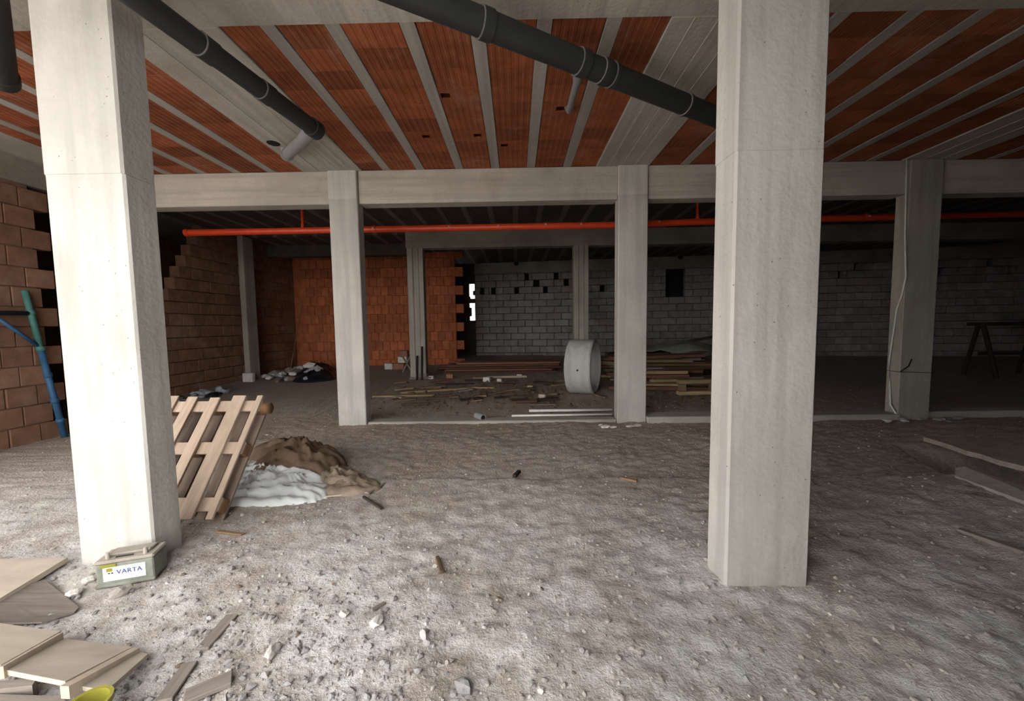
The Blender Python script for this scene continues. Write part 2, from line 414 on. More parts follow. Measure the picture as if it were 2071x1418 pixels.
LN = .25; npot = 10; L0 = (Y1-Y0)/npot
holes = {}
for (px, py) in ((865, 283), (965, 270), (1020, 297), (893, 190), (1135, 214)):
    p = G(px, py, CEIL); holes[(px, py)] = p
pcache = {}
cnt = 0
stuffpots = MB()
for (a, b_) in allb:
    wd = b_-a-.006
    for k in range(npot):
        yc = Y0+(k+.5)*L0; xc = (a+b_)/2
        hit = [p for p in holes.values() if a < p.x < b_ and abs(p.y-yc) < L0/2]
        if hit:
            p = hit[0]; hx = min(max(p.x-xc, -wd/2+.06), wd/2-.06)
            me = holed_pot(wd, L0-.004, hx-.045, hx+.045, -.045, .045).mesh('clay_pot', 'pot')
            put('clay_pot', me, ceil, (xc, yc, CEIL+random.uniform(0, .004))); cnt += 1; continue
        key = round(wd, 2)
        if wd < .12:
            if key not in pcache: pcache[key] = MB().cbox(-wd/2, wd/2, -L0/2+.002, L0/2-.002, 0, .16, .004).mesh('clay_pot', 'pot')
        elif key not in pcache: pcache[key] = pot_mesh(wd, L0-.004).mesh('clay_pot', 'pot')
        put('clay_pot', pcache[key], ceil, (xc+random.uniform(-.002, .002), yc, CEIL+random.uniform(-.002, .006))); cnt += 1
# ceilings of the rear bays and over the entrance: too dark or out of sight to tell the pots apart
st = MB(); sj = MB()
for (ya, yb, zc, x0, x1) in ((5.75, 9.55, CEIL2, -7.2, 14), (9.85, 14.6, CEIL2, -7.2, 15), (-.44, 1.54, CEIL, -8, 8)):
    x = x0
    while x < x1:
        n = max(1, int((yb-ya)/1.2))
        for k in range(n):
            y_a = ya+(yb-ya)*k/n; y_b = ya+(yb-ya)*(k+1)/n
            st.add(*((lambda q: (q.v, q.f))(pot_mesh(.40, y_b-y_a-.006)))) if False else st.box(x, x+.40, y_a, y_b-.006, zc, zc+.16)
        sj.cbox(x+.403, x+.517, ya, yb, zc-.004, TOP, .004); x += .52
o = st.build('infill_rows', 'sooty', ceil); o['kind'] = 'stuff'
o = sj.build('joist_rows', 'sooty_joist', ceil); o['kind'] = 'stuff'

# ---- columns
def column(name, x0, x1, y0, y1, seam, top, mats, label, z0=None, c=.014):
    xc, yc = (x0+x1)/2, (y0+y1)/2
    zb = -.05 if z0 is None else z0
    e = empty(name, (xc, yc, zb)); hw, hd = (x1-x0)/2, (y1-y0)/2
    MB().cbox(-hw, hw, -hd, hd, 0, seam-zb+.010, c).build('lower_shaft', mats[0], e)
    MB().cbox(-hw-.004, hw-.003, -hd-.003, hd+.003, seam-zb-.008, top-zb, c).build('upper_shaft', mats[1], e)
    return tag(e, label, 'column')
Yr1, Yl1, Yr2 = 1.989, 2.22, 5.475; SD = .20
cR = column('concrete_column', 1.132, 1.587, Yr1, Yr1+SD, AY(1580, 303, Yr1).z, CEIL-.013, ('col', 'col'), 'large pale concrete column in the right foreground with a bright left corner', c=.012)
cL = column('concrete_column', -2.733, -2.262, Yl1, Yl1+SD, AY(180, 352, Yl1).z, CEIL-.013, ('col', 'col'), 'large whitish sunlit concrete column in the left foreground beside the leaning pallet', c=.012)
cA = column('concrete_column', -2.653, -2.238, Yr2, Yr2+SD, AY(695, 402, Yr2).z, CEIL, ('col', 'col_up'), 'grey concrete column in the second row, between the pallet and the scattered planks', c=.01)
cB = column('concrete_column', 1.48, 1.90, Yr2, Yr2+SD, AY(1280, 393, Yr2).z, CEIL, ('col', 'col_up'), 'grey concrete column in the second row just right of the concrete ring', c=.01)
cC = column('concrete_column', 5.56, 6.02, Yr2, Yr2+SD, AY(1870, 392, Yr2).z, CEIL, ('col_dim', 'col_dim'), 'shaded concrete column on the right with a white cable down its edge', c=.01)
Y3 = 9.55
p = AY(825, 500, Y3); q = AY(858, 500, Y3)
def col3(px0, px1, label):
    a, b = AY(px0, 640, Y3).x, AY(px1, 640, Y3).x
    e = empty('concrete_column', ((a+b)/2, Y3+.12, .05)); hw = (b-a)/2
    zt = 3.42-.05
    # board-marked shaft: three vertical strips with grooves between
    wds = [-hw, -hw*.28, hw*.42, hw]
    for i in range(3):
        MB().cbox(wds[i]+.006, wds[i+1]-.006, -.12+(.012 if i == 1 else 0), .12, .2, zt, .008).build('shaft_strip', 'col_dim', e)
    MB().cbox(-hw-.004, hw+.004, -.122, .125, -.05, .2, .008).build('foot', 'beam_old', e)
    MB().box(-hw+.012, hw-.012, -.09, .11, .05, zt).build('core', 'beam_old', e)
    return tag(e, label, 'column')
col3(826, 859, 'dark streaked concrete column in the third row in front of the red block wall')
col3(1160, 1191, 'weathered concrete column in the third row rising behind the concrete ring')

# ---- beams
def beam(x0, x1, y0, y1, z0, z1, mat, label):
    e = MB().cbox(x0, x1, y0, y1, z0, z1, .008).build('concrete_beam', mat)
    return tag(e, label, 'beam')
ZB = 3.224
beam(-6.34, -2.66, 5.515, 5.74, ZB, CEIL, 'beam', 'pale concrete beam above the opening left of the second row')
beam(-2.235, 1.477, 5.515, 5.74, ZB, CEIL, 'beam', 'pale concrete beam spanning the middle opening above the red pipe')
beam(1.905, 5.555, 5.515, 5.74, ZB, CEIL, 'beam', 'concrete beam behind the large right column')
beam(6.025, 12.0, 5.515, 5.74, ZB, CEIL, 'beam', 'shaded concrete beam at the far right')
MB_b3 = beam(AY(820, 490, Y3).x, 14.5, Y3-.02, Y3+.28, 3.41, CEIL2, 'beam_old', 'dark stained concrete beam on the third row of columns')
beam(-7.2, AY(818, 490, Y3).x, Y3+1.3, Y3+1.6, 3.5, CEIL2, 'sooty', 'dark beam in front of the red block wall')  # shade of the zone above the red wall is in its colour

# ---- kerb between the second-row columns
def kerb(x0, x1, y0, y1, h, label):
    return tag(MB().cbox(x0, x1, y0, y1, -.08, h, .012).build('concrete_kerb', 'kerb'), label, 'kerb')
kerb(-2.23, 1.475, 5.50, 5.72, .035, 'low pale concrete kerb across the middle opening')
kerb(1.905, 5.555, 5.42, 5.74, .085, 'low concrete kerb behind the large right column')
kerb(6.025, 11, 5.55, 5.78, .09, 'low dark concrete kerb right of the cabled column')

# ---- clay block walls
def brick_mesh(l, h, t, ax): # ax: axis along the wall
    b = MB()
    if ax == 'y': b.cbox(-t/2, t/2, -l/2, l/2, -h/2, h/2, .006)
    else: b.cbox(-l/2, l/2, -t/2, t/2, -h/2, h/2, .006)
    return b
def half_bricks(rows, bl, gap):
    pass
# near left wall
wl = MB().box(-6.56, -6.37, 2.95, 4.98, -.1, 3.42).build('wall_left', 'mortar')
tag(wl, 'brown clay block wall at the left edge behind the blue trestle', 'wall', kind='structure')
bh, bl = .245, .30
me_f = brick_mesh(bl, bh, .22, 'y').mesh('brick', 'clay_wall'); me_h = brick_mesh(bl/2-.006, bh, .22, 'y').mesh('brick', 'clay_wall')
r = 0; z = -.02
while z < 3.30:
    y = 3.0 if r % 2 == 0 else 2.84
    while y+bl < 5.2:
        put('brick', me_f, wl, (-6.46+random.uniform(-.006, .006), y+bl/2, z+bh/2)); y += bl+.012
    z += bh+.012; r += 1
trim = MB().cbox(-6.6, -6.32, 2.9, 5.5, 3.36, CEIL, .01).build('trim_1', 'beam_old'); tag(trim, 'dirty concrete edge beam on top of the left wall', 'beam', kind='structure')
# far left wall, stepped broken corner at its near top end
wf = MB().box(-7.5, -7.31, 8.9, 12.4, -.1, 3.8).box(-7.5, -7.31, 7.6, 9.0, -.1, 2.0).build('wall_side', 'mortar')
tag(wf, 'dark brown clay block wall along the left side with a stepped broken corner', 'wall', kind='structure')
sl = MB(); n = 0; z = 0.0; r = 0
parts = []
while z < 3.7:
    ystart = 7.45 if z < 1.95 else 7.62+(z-1.95)*.52
    y = 7.45 - (0 if r % 2 == 0 else bl/2)
    while y < 12.3:
        if y >= ystart-.02: parts.append((y+bl/2, z+bh/2))
        y += bl+.012
    z += bh+.012; r += 1
parts.sort(key=lambda t: t[0])
for i, (yy, zz) in enumerate(parts):
    if i < 290: put('brick', me_f, wf, (-7.3+random.uniform(-.006, .006), yy, zz))
    else: sl.cbox(-7.41, -7.19, yy-bl/2, yy+bl/2, zz-bh/2, zz+bh/2, .006)
if sl.v: o = sl.build('brick_rest', 'clay_wall', wf); o['kind'] = 'stuff'
# dark neighbouring room behind the gap
for nm, bx in (('wall_neighbour', (-10.2, -10, 3.2, 13, -.1, TOP)), ('wall_neighbour_near', (-10.2, -6.57, 3.0, 3.2, -.1, TOP)), ('wall_neighbour_far', (-10.2, -7.52, 12.6, 12.8, -.1, TOP))):
    tag(MB().box(*bx).build(nm, 'clay_wall'), 'unlit clay block wall in the neighbouring room', 'wall', kind='structure')
# pilaster with its foot block on the left wall
e = empty('concrete_pilaster', (-6.88, 9.75, .02))
MB().cbox(-.13, .01, -.18, .2, 0, 3.78, .01).build('shaft', 'col_dim', e)
MB().cbox(-.12, .14, -.30, -.185, 0, .30, .012).build('foot_block', 'plaster', e)
tag(e, 'narrow pale concrete pilaster standing against the left side wall', 'pilaster')

# red block wall at the back left
YB = 12.2
wr = MB().box(-7.3, -1.95, YB+.03, YB+.2, 0, TOP).build('wall_back', 'clay_red'); tag(wr, 'orange-red clay block wall at the back left', 'wall', kind='structure')
rh, rl = .285, .232
mr_ = brick_mesh(rl, rh, .2, 'x').mesh('brick', 'clay_red'); n = 0; z = .1; r = 0
lst = []
while z < 3.75:
    x = -7.0 + (rl/2 if r % 2 else 0)
    while x < -1.75:
        xr_ = x+rl
        if xr_ < -1.9 or r % 2 == 0: lst.append((x+rl/2, z+rh/2))
        x += rl+.010
    z += rh+.010; r += 1
keep = set(random.sample(range(len(lst)), min(298, len(lst)))); rest = MB()
for i, (xx, zz) in enumerate(lst):
    if i in keep: put('brick', mr_, wr, (xx, YB+.09+random.uniform(-.008, .008), zz))
    else: rest.cbox(xx-rl/2, xx+rl/2, YB-.01, YB+.19, zz-rh/2, zz+rh/2, .006)
if rest.v: o = rest.build('brick_rest', 'clay_red', wr); o['kind'] = 'stuff'
# paler render patch near the left end of the red wall
# grey block wall across the back
GA = Vector((AY(962, 640, 14.6).x, 14.6, 0)); GB = Vector((16.9, 12.35, 0)); gd = (GB-GA); GL = gd.length; gang = math.atan2(gd.y, gd.x); gd.normalize()
wg = empty('wall_back_grey', (GA.x, GA.y, 0), (0, 0, gang)); tag(wg, 'sooty grey block wall with square weep holes across the back', 'wall', kind='structure')
MB().box(0, GL, .55, .7, 0, TOP).build('backing', 'black', wg)  # black sheet puts the dark into the weep holes
gh, gl = .25, .55; z = .15; r = 0
def on_g(px, py):          # wall coordinate s and height z where the line of sight meets the wall
    d = ray(px, py); nrm = Vector((-gd.y, gd.x, 0)); t = (GA-Vector((0, 0, CAMZ))).dot(nrm)/d.dot(nrm)
    P = Vector((0, 0, CAMZ))+t*d; return (P-GA).dot(gd), P.z
hol = []
for px, py in ((975, 590), (998, 590), (1045, 588), (1065, 563), (1083, 573), (1103, 585), (1125, 560), (1145, 571), (1218, 578), (1701, 560), (1733, 543), (1905, 552), (2003, 532), (2045, 548)):
    s_, z_ = on_g(px, py); hol.append((s_-.085, s_+.085, z_-.02, z_+.02))
s0, zt_ = on_g(1347, 553); s1, zb_ = on_g(1385, 592); hol.append((s0, s1, zb_+.05, zt_-.05))
blocks = []
while z < 3.42:
    s = -(gl/2 if r % 2 else 0)
    zc0, zc1 = z, z+gh-.012
    cuts = [(a, b) for a, b, c, d in hol if d > zc0 and c < zc1+.012]
    while s < GL:
        seg = [(max(0, s), min(GL, s+gl-.012))]
        for a, b in cuts:
            ns = []
            for u, v in seg:
                if b <= u or a >= v: ns.append((u, v)); continue
                if a-u > .05: ns.append((u, a))
                if v-b > .05: ns.append((b, v))
            seg = ns
        for u, v in seg:
            if v-u > .04: blocks.append((u, v, zc0, zc1))
        s += gl
    z += gh; r += 1
def seen(bk):
    c = GA+gd*((bk[0]+bk[1])/2); px = 1035.5+FPX*(c-Vector((0, 0, CAMZ))).dot(RT)/(c-Vector((0, 0, CAMZ))).dot(FW)
    return (1430 < px < 1660)+(1795 < px < 1905)+(px > 2071)+(1242 < px < 1310)+(px > 1905)*.5
blocks.sort(key=seen); rest = MB(); gc = {}
for i, (u, v, a, b) in enumerate(blocks):
    if i < 298:
        L_ = round(v-u, 2)
        if L_ not in gc: gc[L_] = MB().cbox(-(v-u)/2, (v-u)/2, -.11, .11, -(b-a)/2, (b-a)/2, .012).mesh('block', 'grey_block')
        put('block', gc[L_], wg, ((u+v)/2, .11+random.uniform(-.012, .012), (a+b)/2))
    else: rest.cbox(u, v, 0, .22, a, b, .012)
o = rest.build('block_rest', 'grey_block', wg); o['kind'] = 'stuff'
MB().cbox(0, GL, -.05, .3, 3.43, TOP, .012).build('ring_beam', 'beam_old', wg)
MB().box(0, GL, .03, .2, .1, 3.43).build('mortar_bed', 'dark_mortar', wg) if False else None
for px, py in ((1045, 533), (1375, 520)):
    s_, z_ = on_g(px, py)
    MB().lathe([(.10, 0), (.13, 0), (.13, .06), (.10, .06), (.10, 0)], 20, Matrix.Translation((s_, -.05, z_)) @ Matrix.Rotation(PI/2, 4, 'X')).build('pipe_sleeve', 'beam_old', wg)
    MB().lathe([(.001, .004), (.10, .004)], 20, Matrix.Translation((s_, -.05, z_)) @ Matrix.Rotation(PI/2, 4, 'X')).build('sleeve_hole', 'black', wg)  # black disc for the shade inside the sleeve
# rear passage wall with a slit to daylight
sx0, sx1 = AY(949, 600, 15.6).x, AY(960, 600, 15.6).x
def zz(y): return AY(955, y, 15.6).z
rw = MB().box(-7.3, sx0, 15.6, 15.8, 0, TOP).box(sx1, 3, 15.6, 15.8, 0, TOP)
for a, b in ((720, 648), (613, 604), (574, 520)): rw.box(sx0, sx1, 15.6, 15.8, zz(a), zz(b))
rw.box(sx0, sx1, 15.6, 15.8, zz(520), TOP).box(sx0, sx1, 15.6, 15.8, 0, zz(720))
rw.box(sx0, sx0+.09, 15.58, 15.7, zz(640), zz(622)).box(sx1-.07, sx1, 15.58, 15.7, zz(597), zz(588)).box(sx0, sx0+.05, 15.58, 15.7, zz(612), zz(600))
tag(rw.build('wall_passage', 'dark_mortar'), 'black passage wall with a narrow slit to daylight', 'wall', kind='structure')
# unseen outer shell; front right wall extended left to darken the right side
for nm, bx in (('wall_right', (17, 17.3, -1.5, 18.5, -.1, TOP)), ('wall_rear', (3, 17.3, 16, 16.2, -.1, TOP)), ('wall_front_right', (-.1, 17.3, -.75, -.45, -.1, TOP+.3)), ('wall_passage_side', (-7.5, -7.3, 12.4, 15.8, -.1, TOP))):
    tag(MB().box(*bx).build(nm, 'dark_mortar'), 'plain outer wall of the storey, '+nm.replace('_', ' '), 'wall', kind='structure')

# ================================================================== PIPES
def pipe_thing(name, label, cat='pipe'):
    return tag(empty(name), label, cat)
def rel(path): return path
# left drain pipe
e = pipe_thing('drain_pipe', 'dark grey drain pipe under the ceiling ending in a pale elbow, left side')
a = G(256, -20, 3.28); b = G(637, 262, 3.28); dv = (b-a).normalized(); a0_ = a; a = a-dv*.8
e.location = a
R_ = .070
autosmooth(MB().tube([Vector(), b-a], R_, 24).build('pipe_run', 'pvc_dark', e))
for t in (.30, .62):
    p = a0_-a+(b-a0_)*t; cp_ = autosmooth(MB().tube([p-dv*.05, p+dv*.05], R_+.007, 24).build('coupling', 'pvc_dark', e)); autosmooth(MB().tube([p-dv*.056, p-dv*.05], R_+.008, 24).build('seal_ring', 'pvc_ring', cp_))
autosmooth(MB().tube([b-a-dv*.06, b-a+dv*.03], R_+.012, 24).build('end_cap', 'pvc_dark', e))
h = G(580, 298, CEIL)
el = [b-a-dv*.03, b-a+(h-b)*.35+Vector((0, 0, -.03)), h-a+Vector((0, 0, -.09)), h-a+Vector((-.04, .03, .06))]
autosmooth(MB().tube(el, .060, 20).build('elbow_branch', 'pvc_pale', e))
autosmooth(MB().tube([el[2]-(el[2]-el[1]).normalized()*.05, el[2]+(el[2]-el[1]).normalized()*.04], .070, 20).build('elbow_collar', 'pvc_pale', e))
hh = G(553, 290, CEIL-.012)
hp = MB().lathe([(.001, -.008), (.05, -.008), (.075, -.006), (.08, .004)], 9).build('ceiling_hole', 'black', ceil, hh+Vector((0, 0, .004)))  # flat black disc drawn as the hole's darkness
# main diagonal drain pipe
e = pipe_thing('drain_pipe', 'long dark grey drain pipe running diagonally across the middle ceiling bay')
a = G(790, -28, 3.4); b = G(1446, 236, 3.4); dv = (b-a).normalized(); a = a-dv*1.3; b2 = b+dv*.35; e.location = a
R_ = .083
autosmooth(MB().tube([Vector(), b2-a], R_, 24).build('pipe_run', 'pvc_dark', e))
for px, py in ((968, 52), (1163, 130), (1207, 148), (1228, 157), (1380, 213)):
    q = G(px, py, 3.4); t = (q-a).dot(dv); p = dv*t
    big = px in (968, 1163, 1207)
    cp_ = autosmooth(MB().tube([p, p+dv*(.075 if big else .03)], R_+.009, 24).build('coupling', 'pvc_dark', e))
    autosmooth(MB().tube([p-dv*.006, p], R_+.010, 24).build('seal_ring', 'pvc_ring', cp_))
q = G(1160, 140, 3.4); t = (q-a).dot(dv); p = dv*t
h = G(1148, 222, CEIL)-a
autosmooth(MB().tube([p+Vector((0, 0, -.02)), p+(h-p)*.25+Vector((0, 0, -.05)), p+(h-p)*.85+Vector((0, 0, -.06)), h+Vector((0, .05, .06))], .030, 16).build('branch_pipe', 'pvc_pale', e))
autosmooth(MB().tube([p+Vector((0, 0, -.02)), p+(h-p)*.2+Vector((0, 0, -.045))], .055, 16, r1=.034).build('branch_socket', 'pvc_pale', e))
# short pipe at the far left
e = pipe_thing('drain_pipe', 'short grey drain pipe stub hanging at the top left corner')
a = G(6, 160, 3.38); b = G(-30, -40, 3.38); e.location = b
autosmooth(MB().tube([Vector(), a-b], .078, 24).build('pipe_run', 'pvc_dark', e))
dv = (a-b).normalized(); autosmooth(MB().tube([a-b-dv*.1, a-b+dv*.02], .088, 24).build('end_socket', 'pvc_dark', e))
# red sprinkler pipe
e = pipe_thing('sprinkler_pipe', 'bright red fire sprinkler pipe running under the beam')
Yp = 6.6; a = AY(378, 471, Yp); b = AY(1240, 455, Yp); c_ = AY(1440, 447.5, Yp+.1); d_ = AY(2100, 432, Yp+.25); e.location = a
R_ = .056
autosmooth(MB().tube([Vector(), b-a, c_-a, d_-a], R_, 16).build('pipe_run', 'red', e))
autosmooth(MB().tube([Vector((-.02, 0, 0)), Vector((.05, 0, 0))], R_+.01, 16).build('end_cap', 'red', e))
for px in (710, 760, 912, 1010, 1105, 1175, 1330, 1560, 1750):
    f_ = (px-378)/(1240-378); p = (b-a)*f_ if px < 1240 else (c_-a)+(d_-c_)*((px-1440)/660) if px > 1440 else (b-a)+(c_-b)*((px-1240)/200)
    cp_ = autosmooth(MB().tube([p-Vector((.035, 0, 0)), p+Vector((.035, 0, 0))], R_+.008, 16).build('coupling', 'red', e))
    MB().cbox(-.016, .016, -.012, .012, -.012, .012, .003).build('coupling_bolt', 'steel', cp_, p+Vector((0, -R_-.008, .01)))
for px in (615, 1410):
    p = (b-a)*((px-378)/(1240-378)) if px < 1240 else (b-a)+(c_-b)*.85
    autosmooth(MB().tube([p, p+Vector((0, 0, CEIL2-a.z-p.z+.01))], .022, 12).build('riser', 'red', e))
    autosmooth(MB().tube([p, p+Vector((0, 0, .12))], .04, 12, r1=.024).build('riser_tee', 'red', e))

# ================================================================== THINGS
# ---- blue trestle leaning on the left wall
XW = -6.22
pt = lambda px, py, x=XW: AX(px, py, x)
e = empty('steel_trestle', pt(131, 884)); tag(e, 'blue and green painted steel trestle leaning against the left wall', 'trestle'); o0 = e.location.copy()
foot = pt(131, 884); foot.z = H(foot.x, foot.y)-.01; tp = pt(50, 588, -6.30); mid = foot+(tp-foot)*.62
MB().tube([foot-o0, mid-o0], .034, 12).build('post_lower', 'blue', e, smooth=True)
MB().tube([mid-o0, tp-o0], .034, 12).build('post_upper', 'green', e, smooth=True)
for t in (.12, .26, .44, .62, .86):
    p = foot+(tp-foot)*t-o0; d = (tp-foot).normalized(); MB().tube([p-d*.03, p+d*.03], .043, 12).build('collar', 'blue' if t < .6 else 'green', e, smooth=True)
k1 = foot+(tp-foot)*.855
MB().tube([k1-o0, pt(-140, 632, -6.26)-o0], .03, 10).build('crossbar', 'dark_steel', e, smooth=True)
k2 = foot+(tp-foot)*.63
MB().tube([k2-o0, pt(-10, 640, -6.26)-o0], .022, 10).build('brace', 'blue', e, smooth=True)
k3 = pt(-140, 632, -6.26)
MB().tube([k3-o0, Vector((k3.x+.04, k3.y-.1, H(k3.x, k3.y)))-o0], .034, 10).build('post_far', 'blue', e, smooth=True)

# ---- pallet leaning back, its slats rising away from the viewer
P0 = Vector((-3.10, 2.72, H(-2.7, 2.72)+.012)); vdir = Vector((0, .62, .785)).normalized(); ndir = Vector((0, -vdir.z, vdir.y))
pm = Matrix(((1, vdir.x, ndir.x, P0.x), (0, vdir.y, ndir.y, P0.y), (0, vdir.z, ndir.z, P0.z), (0, 0, 0, 1)))
e = empty('wooden_pallet'); e.matrix_world = pm; tag(e, 'broken wooden pallet propped up behind the left foreground column', 'pallet')
LP = 1.0
for u, wv in ((0.0, .095), (.18, .09), (.385, .09), (.585, .115), (.80, .05)):
    MB().cbox(u, u+wv, .0, LP+random.uniform(-.01, .03), .078, .098, .003).build('top_slat', 'pallet', e)
for v in (.06, .50, .88):
    MB().cbox(0, .85, v, v+.10, .056, .077, .003).build('cross_board', 'pallet', e)
    for u in (.01, .38, .75):
        MB().cbox(u, u+.10, v, v+.10, -.02, .055, .006).build('block', 'pallet_block', e)
for u in (0.0, .37, .75):
    MB().cbox(u, u+.10, .0, LP-.02, -.042, -.021, .003).build('bottom_board', 'pallet_dark', e)
for u in (.20, .48, .63):
    MB().cbox(u, u+.07, .02, LP-.06, -.042, -.021, .003).build('bottom_board', 'pallet_dark', e)
MB().lathe([(.001, -.02), (.05, -.02), (.052, 0), (.05, .05), (.001, .05)], 20, Matrix.Translation((.855, LP-.07, .02)) @ Matrix.Rotation(PI/2, 4, 'Y')).build('round_block', 'pallet_block', e, smooth=True)
# prop behind the pallet
pr_top = pm @ Vector((.3, .82, -.048)); pr_bot = Vector((pr_top.x, pr_top.y+.45, H(pr_top.x, pr_top.y+.45)))
tag(MB().tube([pr_bot, pr_top], .022, 8).build('prop_stick', 'grey_wood'), 'stick propping up the leaning pallet from behind', 'stick')

# ---- cloth lumps
def lump(name, poly, height, mat, label, cat, seed, nr=16, nt=72, fold=.4, ffreq=5, edge=.02, prof=1.0, stretch=(1, 1), kind=None):
    c = sum((Vector(p) for p in poly), Vector())/len(poly); n = len(poly)
    per = []
    for k in range(nt):
        t = k/nt*n; i = int(t); f = t-i
        p0, p1, p2, p3 = (Vector(poly[(i+j-1) % n]) for j in range(4))
        per.append(.5*((2*p1)+(p2-p0)*f+(2*p0-5*p1+4*p2-p3)*f*f+(3*p1-p0-3*p2+p3)*f**3))
    b = MB(); vs = []
    def zat(x, y, r):
        q = Vector((x*ffreq*stretch[0]+seed, y*ffreq*stretch[1], seed*.37))
        q = q+.25*Vector((noise.noise(q*.7), noise.noise(q*.7+Vector((9, 0, 0))), 0))
        rid = 1-(abs(noise.noise(q))**.8)*2.2
        rid2 = 1-abs(noise.noise(q*2.7))*2.4
        s = (1-r**2)**prof
        return H(x, y)+edge*(1 if r < 1 else .2)+height*s*(1-fold+fold*(.65*rid+.35*rid2))
    vs.append(Vector((c.x, c.y, zat(c.x, c.y, 0))))
    for j in range(1, nr+1):
        r = j/nr
        for k in range(nt):
            p = c+(per[k]-c)*r*(1+.05*noise.noise(Vector((k*.4, seed, 0)))*r)
            vs.append(Vector((p.x, p.y, zat(p.x, p.y, r))))
    for k in range(nt):
        p = vs[1+(nr-1)*nt+k]; vs.append(Vector((p.x, p.y, H(p.x, p.y)-.015)))
    fs = [(0, 1+k, 1+(k+1) % nt) for k in range(nt)]
    for j in range(nr):
        for k in range(nt):
            a, b_ = 1+j*nt+k, 1+j*nt+(k+1) % nt; fs.append((a, a+nt, b_+nt, b_))
    fs.append(tuple(1+nr*nt+k for k in range(nt))[::-1])
    b.add(vs, fs); o = b.build(name, mat, smooth=True); tag(o, label, cat)
    if kind: o['kind'] = kind
    return o
def gp(*pts): return [G(x, y) for x, y in pts]
lump('plastic_sheet', gp((440, 1018), (575, 1022), (650, 1012), (668, 985), (640, 950), (560, 925), (480, 935), (440, 965)), .14, 'sheet', 'crumpled white plastic sheet lying beside the pallet', 'sheet', 3.1, fold=.8, ffreq=5, stretch=(.45, 1.6), prof=.8, nr=26, nt=110)
lump('sackcloth', gp((505, 965), (600, 975), (655, 975), (690, 955), (700, 940), (650, 915), (580, 912), (510, 918)), .30, 'sack', 'brown sackcloth heap on the white sheet beside the pallet', 'sack', 8.7, fold=.45, ffreq=4.5, prof=.7)
lump('sackcloth', gp((648, 985), (700, 992), (735, 975), (705, 950), (665, 948), (640, 965)), .10, 'sack_pale', 'pale brown crumpled cloth at the right end of the sackcloth heap', 'sack', 4.4, fold=.6, ffreq=8, prof=.6, nr=10, nt=40)
lump('sackcloth', gp((640, 1000), (720, 1003), (772, 985), (740, 968), (680, 972)), .05, 'sack_pale', 'flat torn cloth scrap in front of the sackcloth heap', 'sack', 6.4, fold=.6, ffreq=9, prof=.6, nr=10, nt=40)

# ---- straight sticks, planks
def plank(name, a, b, wd, th, mat, label, cat='plank', group=None, lift=0.0, roll=0.0, c=.003):
    a, b = Vector(a), Vector(b); d = b-a; L = d.length; d.normalize()
    s = Vector((0, 0, 1)).cross(d).normalized(); u = d.cross(s)
    s, u = math.cos(roll)*s+math.sin(roll)*u, -math.sin(roll)*s+math.cos(roll)*u
    o_ = a+Vector((0, 0, lift))
    m = MB().cbox(0, L, -wd/2, wd/2, 0, th, c).mesh(name, mat)
    o = put(name, m); o.matrix_world = Matrix(((d.x, s.x, u.x, o_.x), (d.y, s.y, u.y, o_.y), (d.z, s.z, u.z, o_.z), (0, 0, 0, 1)))
    return tag(o, label, cat, group)
def fplank(p0, p1, *a, **k):
    A, B = G(*p0), G(*p1); zz_ = max(A.z, B.z, H((A.x+B.x)/2, (A.y+B.y)/2)); A.z = A.z*.3+zz_*.7; B.z = B.z*.3+zz_*.7
    return plank(k.pop('name', 'plank'), A, B, *a, **k)
fplank((408, 1312), (470, 1243), .06, .015, 'grey_wood', 'short grey plank lying on the floor right of the formwork panels')
fplank((372, 1418), (470, 1376), .07, .02, 'grey_wood', 'grey board end at the bottom edge of the picture')
fplank((330, 1420), (385, 1340), .06, .012, 'grey_wood', 'dusty thin board between the formwork panel and the grey board end')
fplank((735, 1008), (772, 1031), .022, .02, 'dark_wood', 'short dark stick on the floor in front of the sackcloth', cat='stick', name='stick')
fplank((590, 1014), (745, 998), .014, .012, 'pine', 'long thin pale stick in front of the sackcloth', cat='stick', name='stick')
fplank((745, 1000), (778, 978), .02, .014, 'grey_wood', 'short grey stick at the right tip of the sackcloth', cat='stick', name='stick')
fplank((884, 1130), (894, 1162), .022, .018, 'brown_wood', 'small brown stick standing out in the middle of the floor', cat='stick', name='stick')
fplank((1040, 966), (1050, 953), .035, .03, 'dark_wood', 'dark wood scrap lying on the floor seam', cat='stick', name='stick')
fplank((1255, 972), (1288, 978), .03, .02, 'brown_wood', 'brown wood scrap on the floor seam near the large right column', cat='stick', name='stick')
fplank((440, 1078), (492, 1086), .03, .012, 'brown_wood', 'brown wood splinter on the floor in front of the pallet', cat='stick', name='stick')
fplank((752, 1238), (778, 1222), .02, .012, 'grey_wood', 'grey splinter lying near the white stone', cat='stick', name='stick')
fplank((1938, 1074), (2075, 1122), .05, .03, 'grey_wood', 'grey weathered board half buried in the floor at the right edge', lift=-.012)

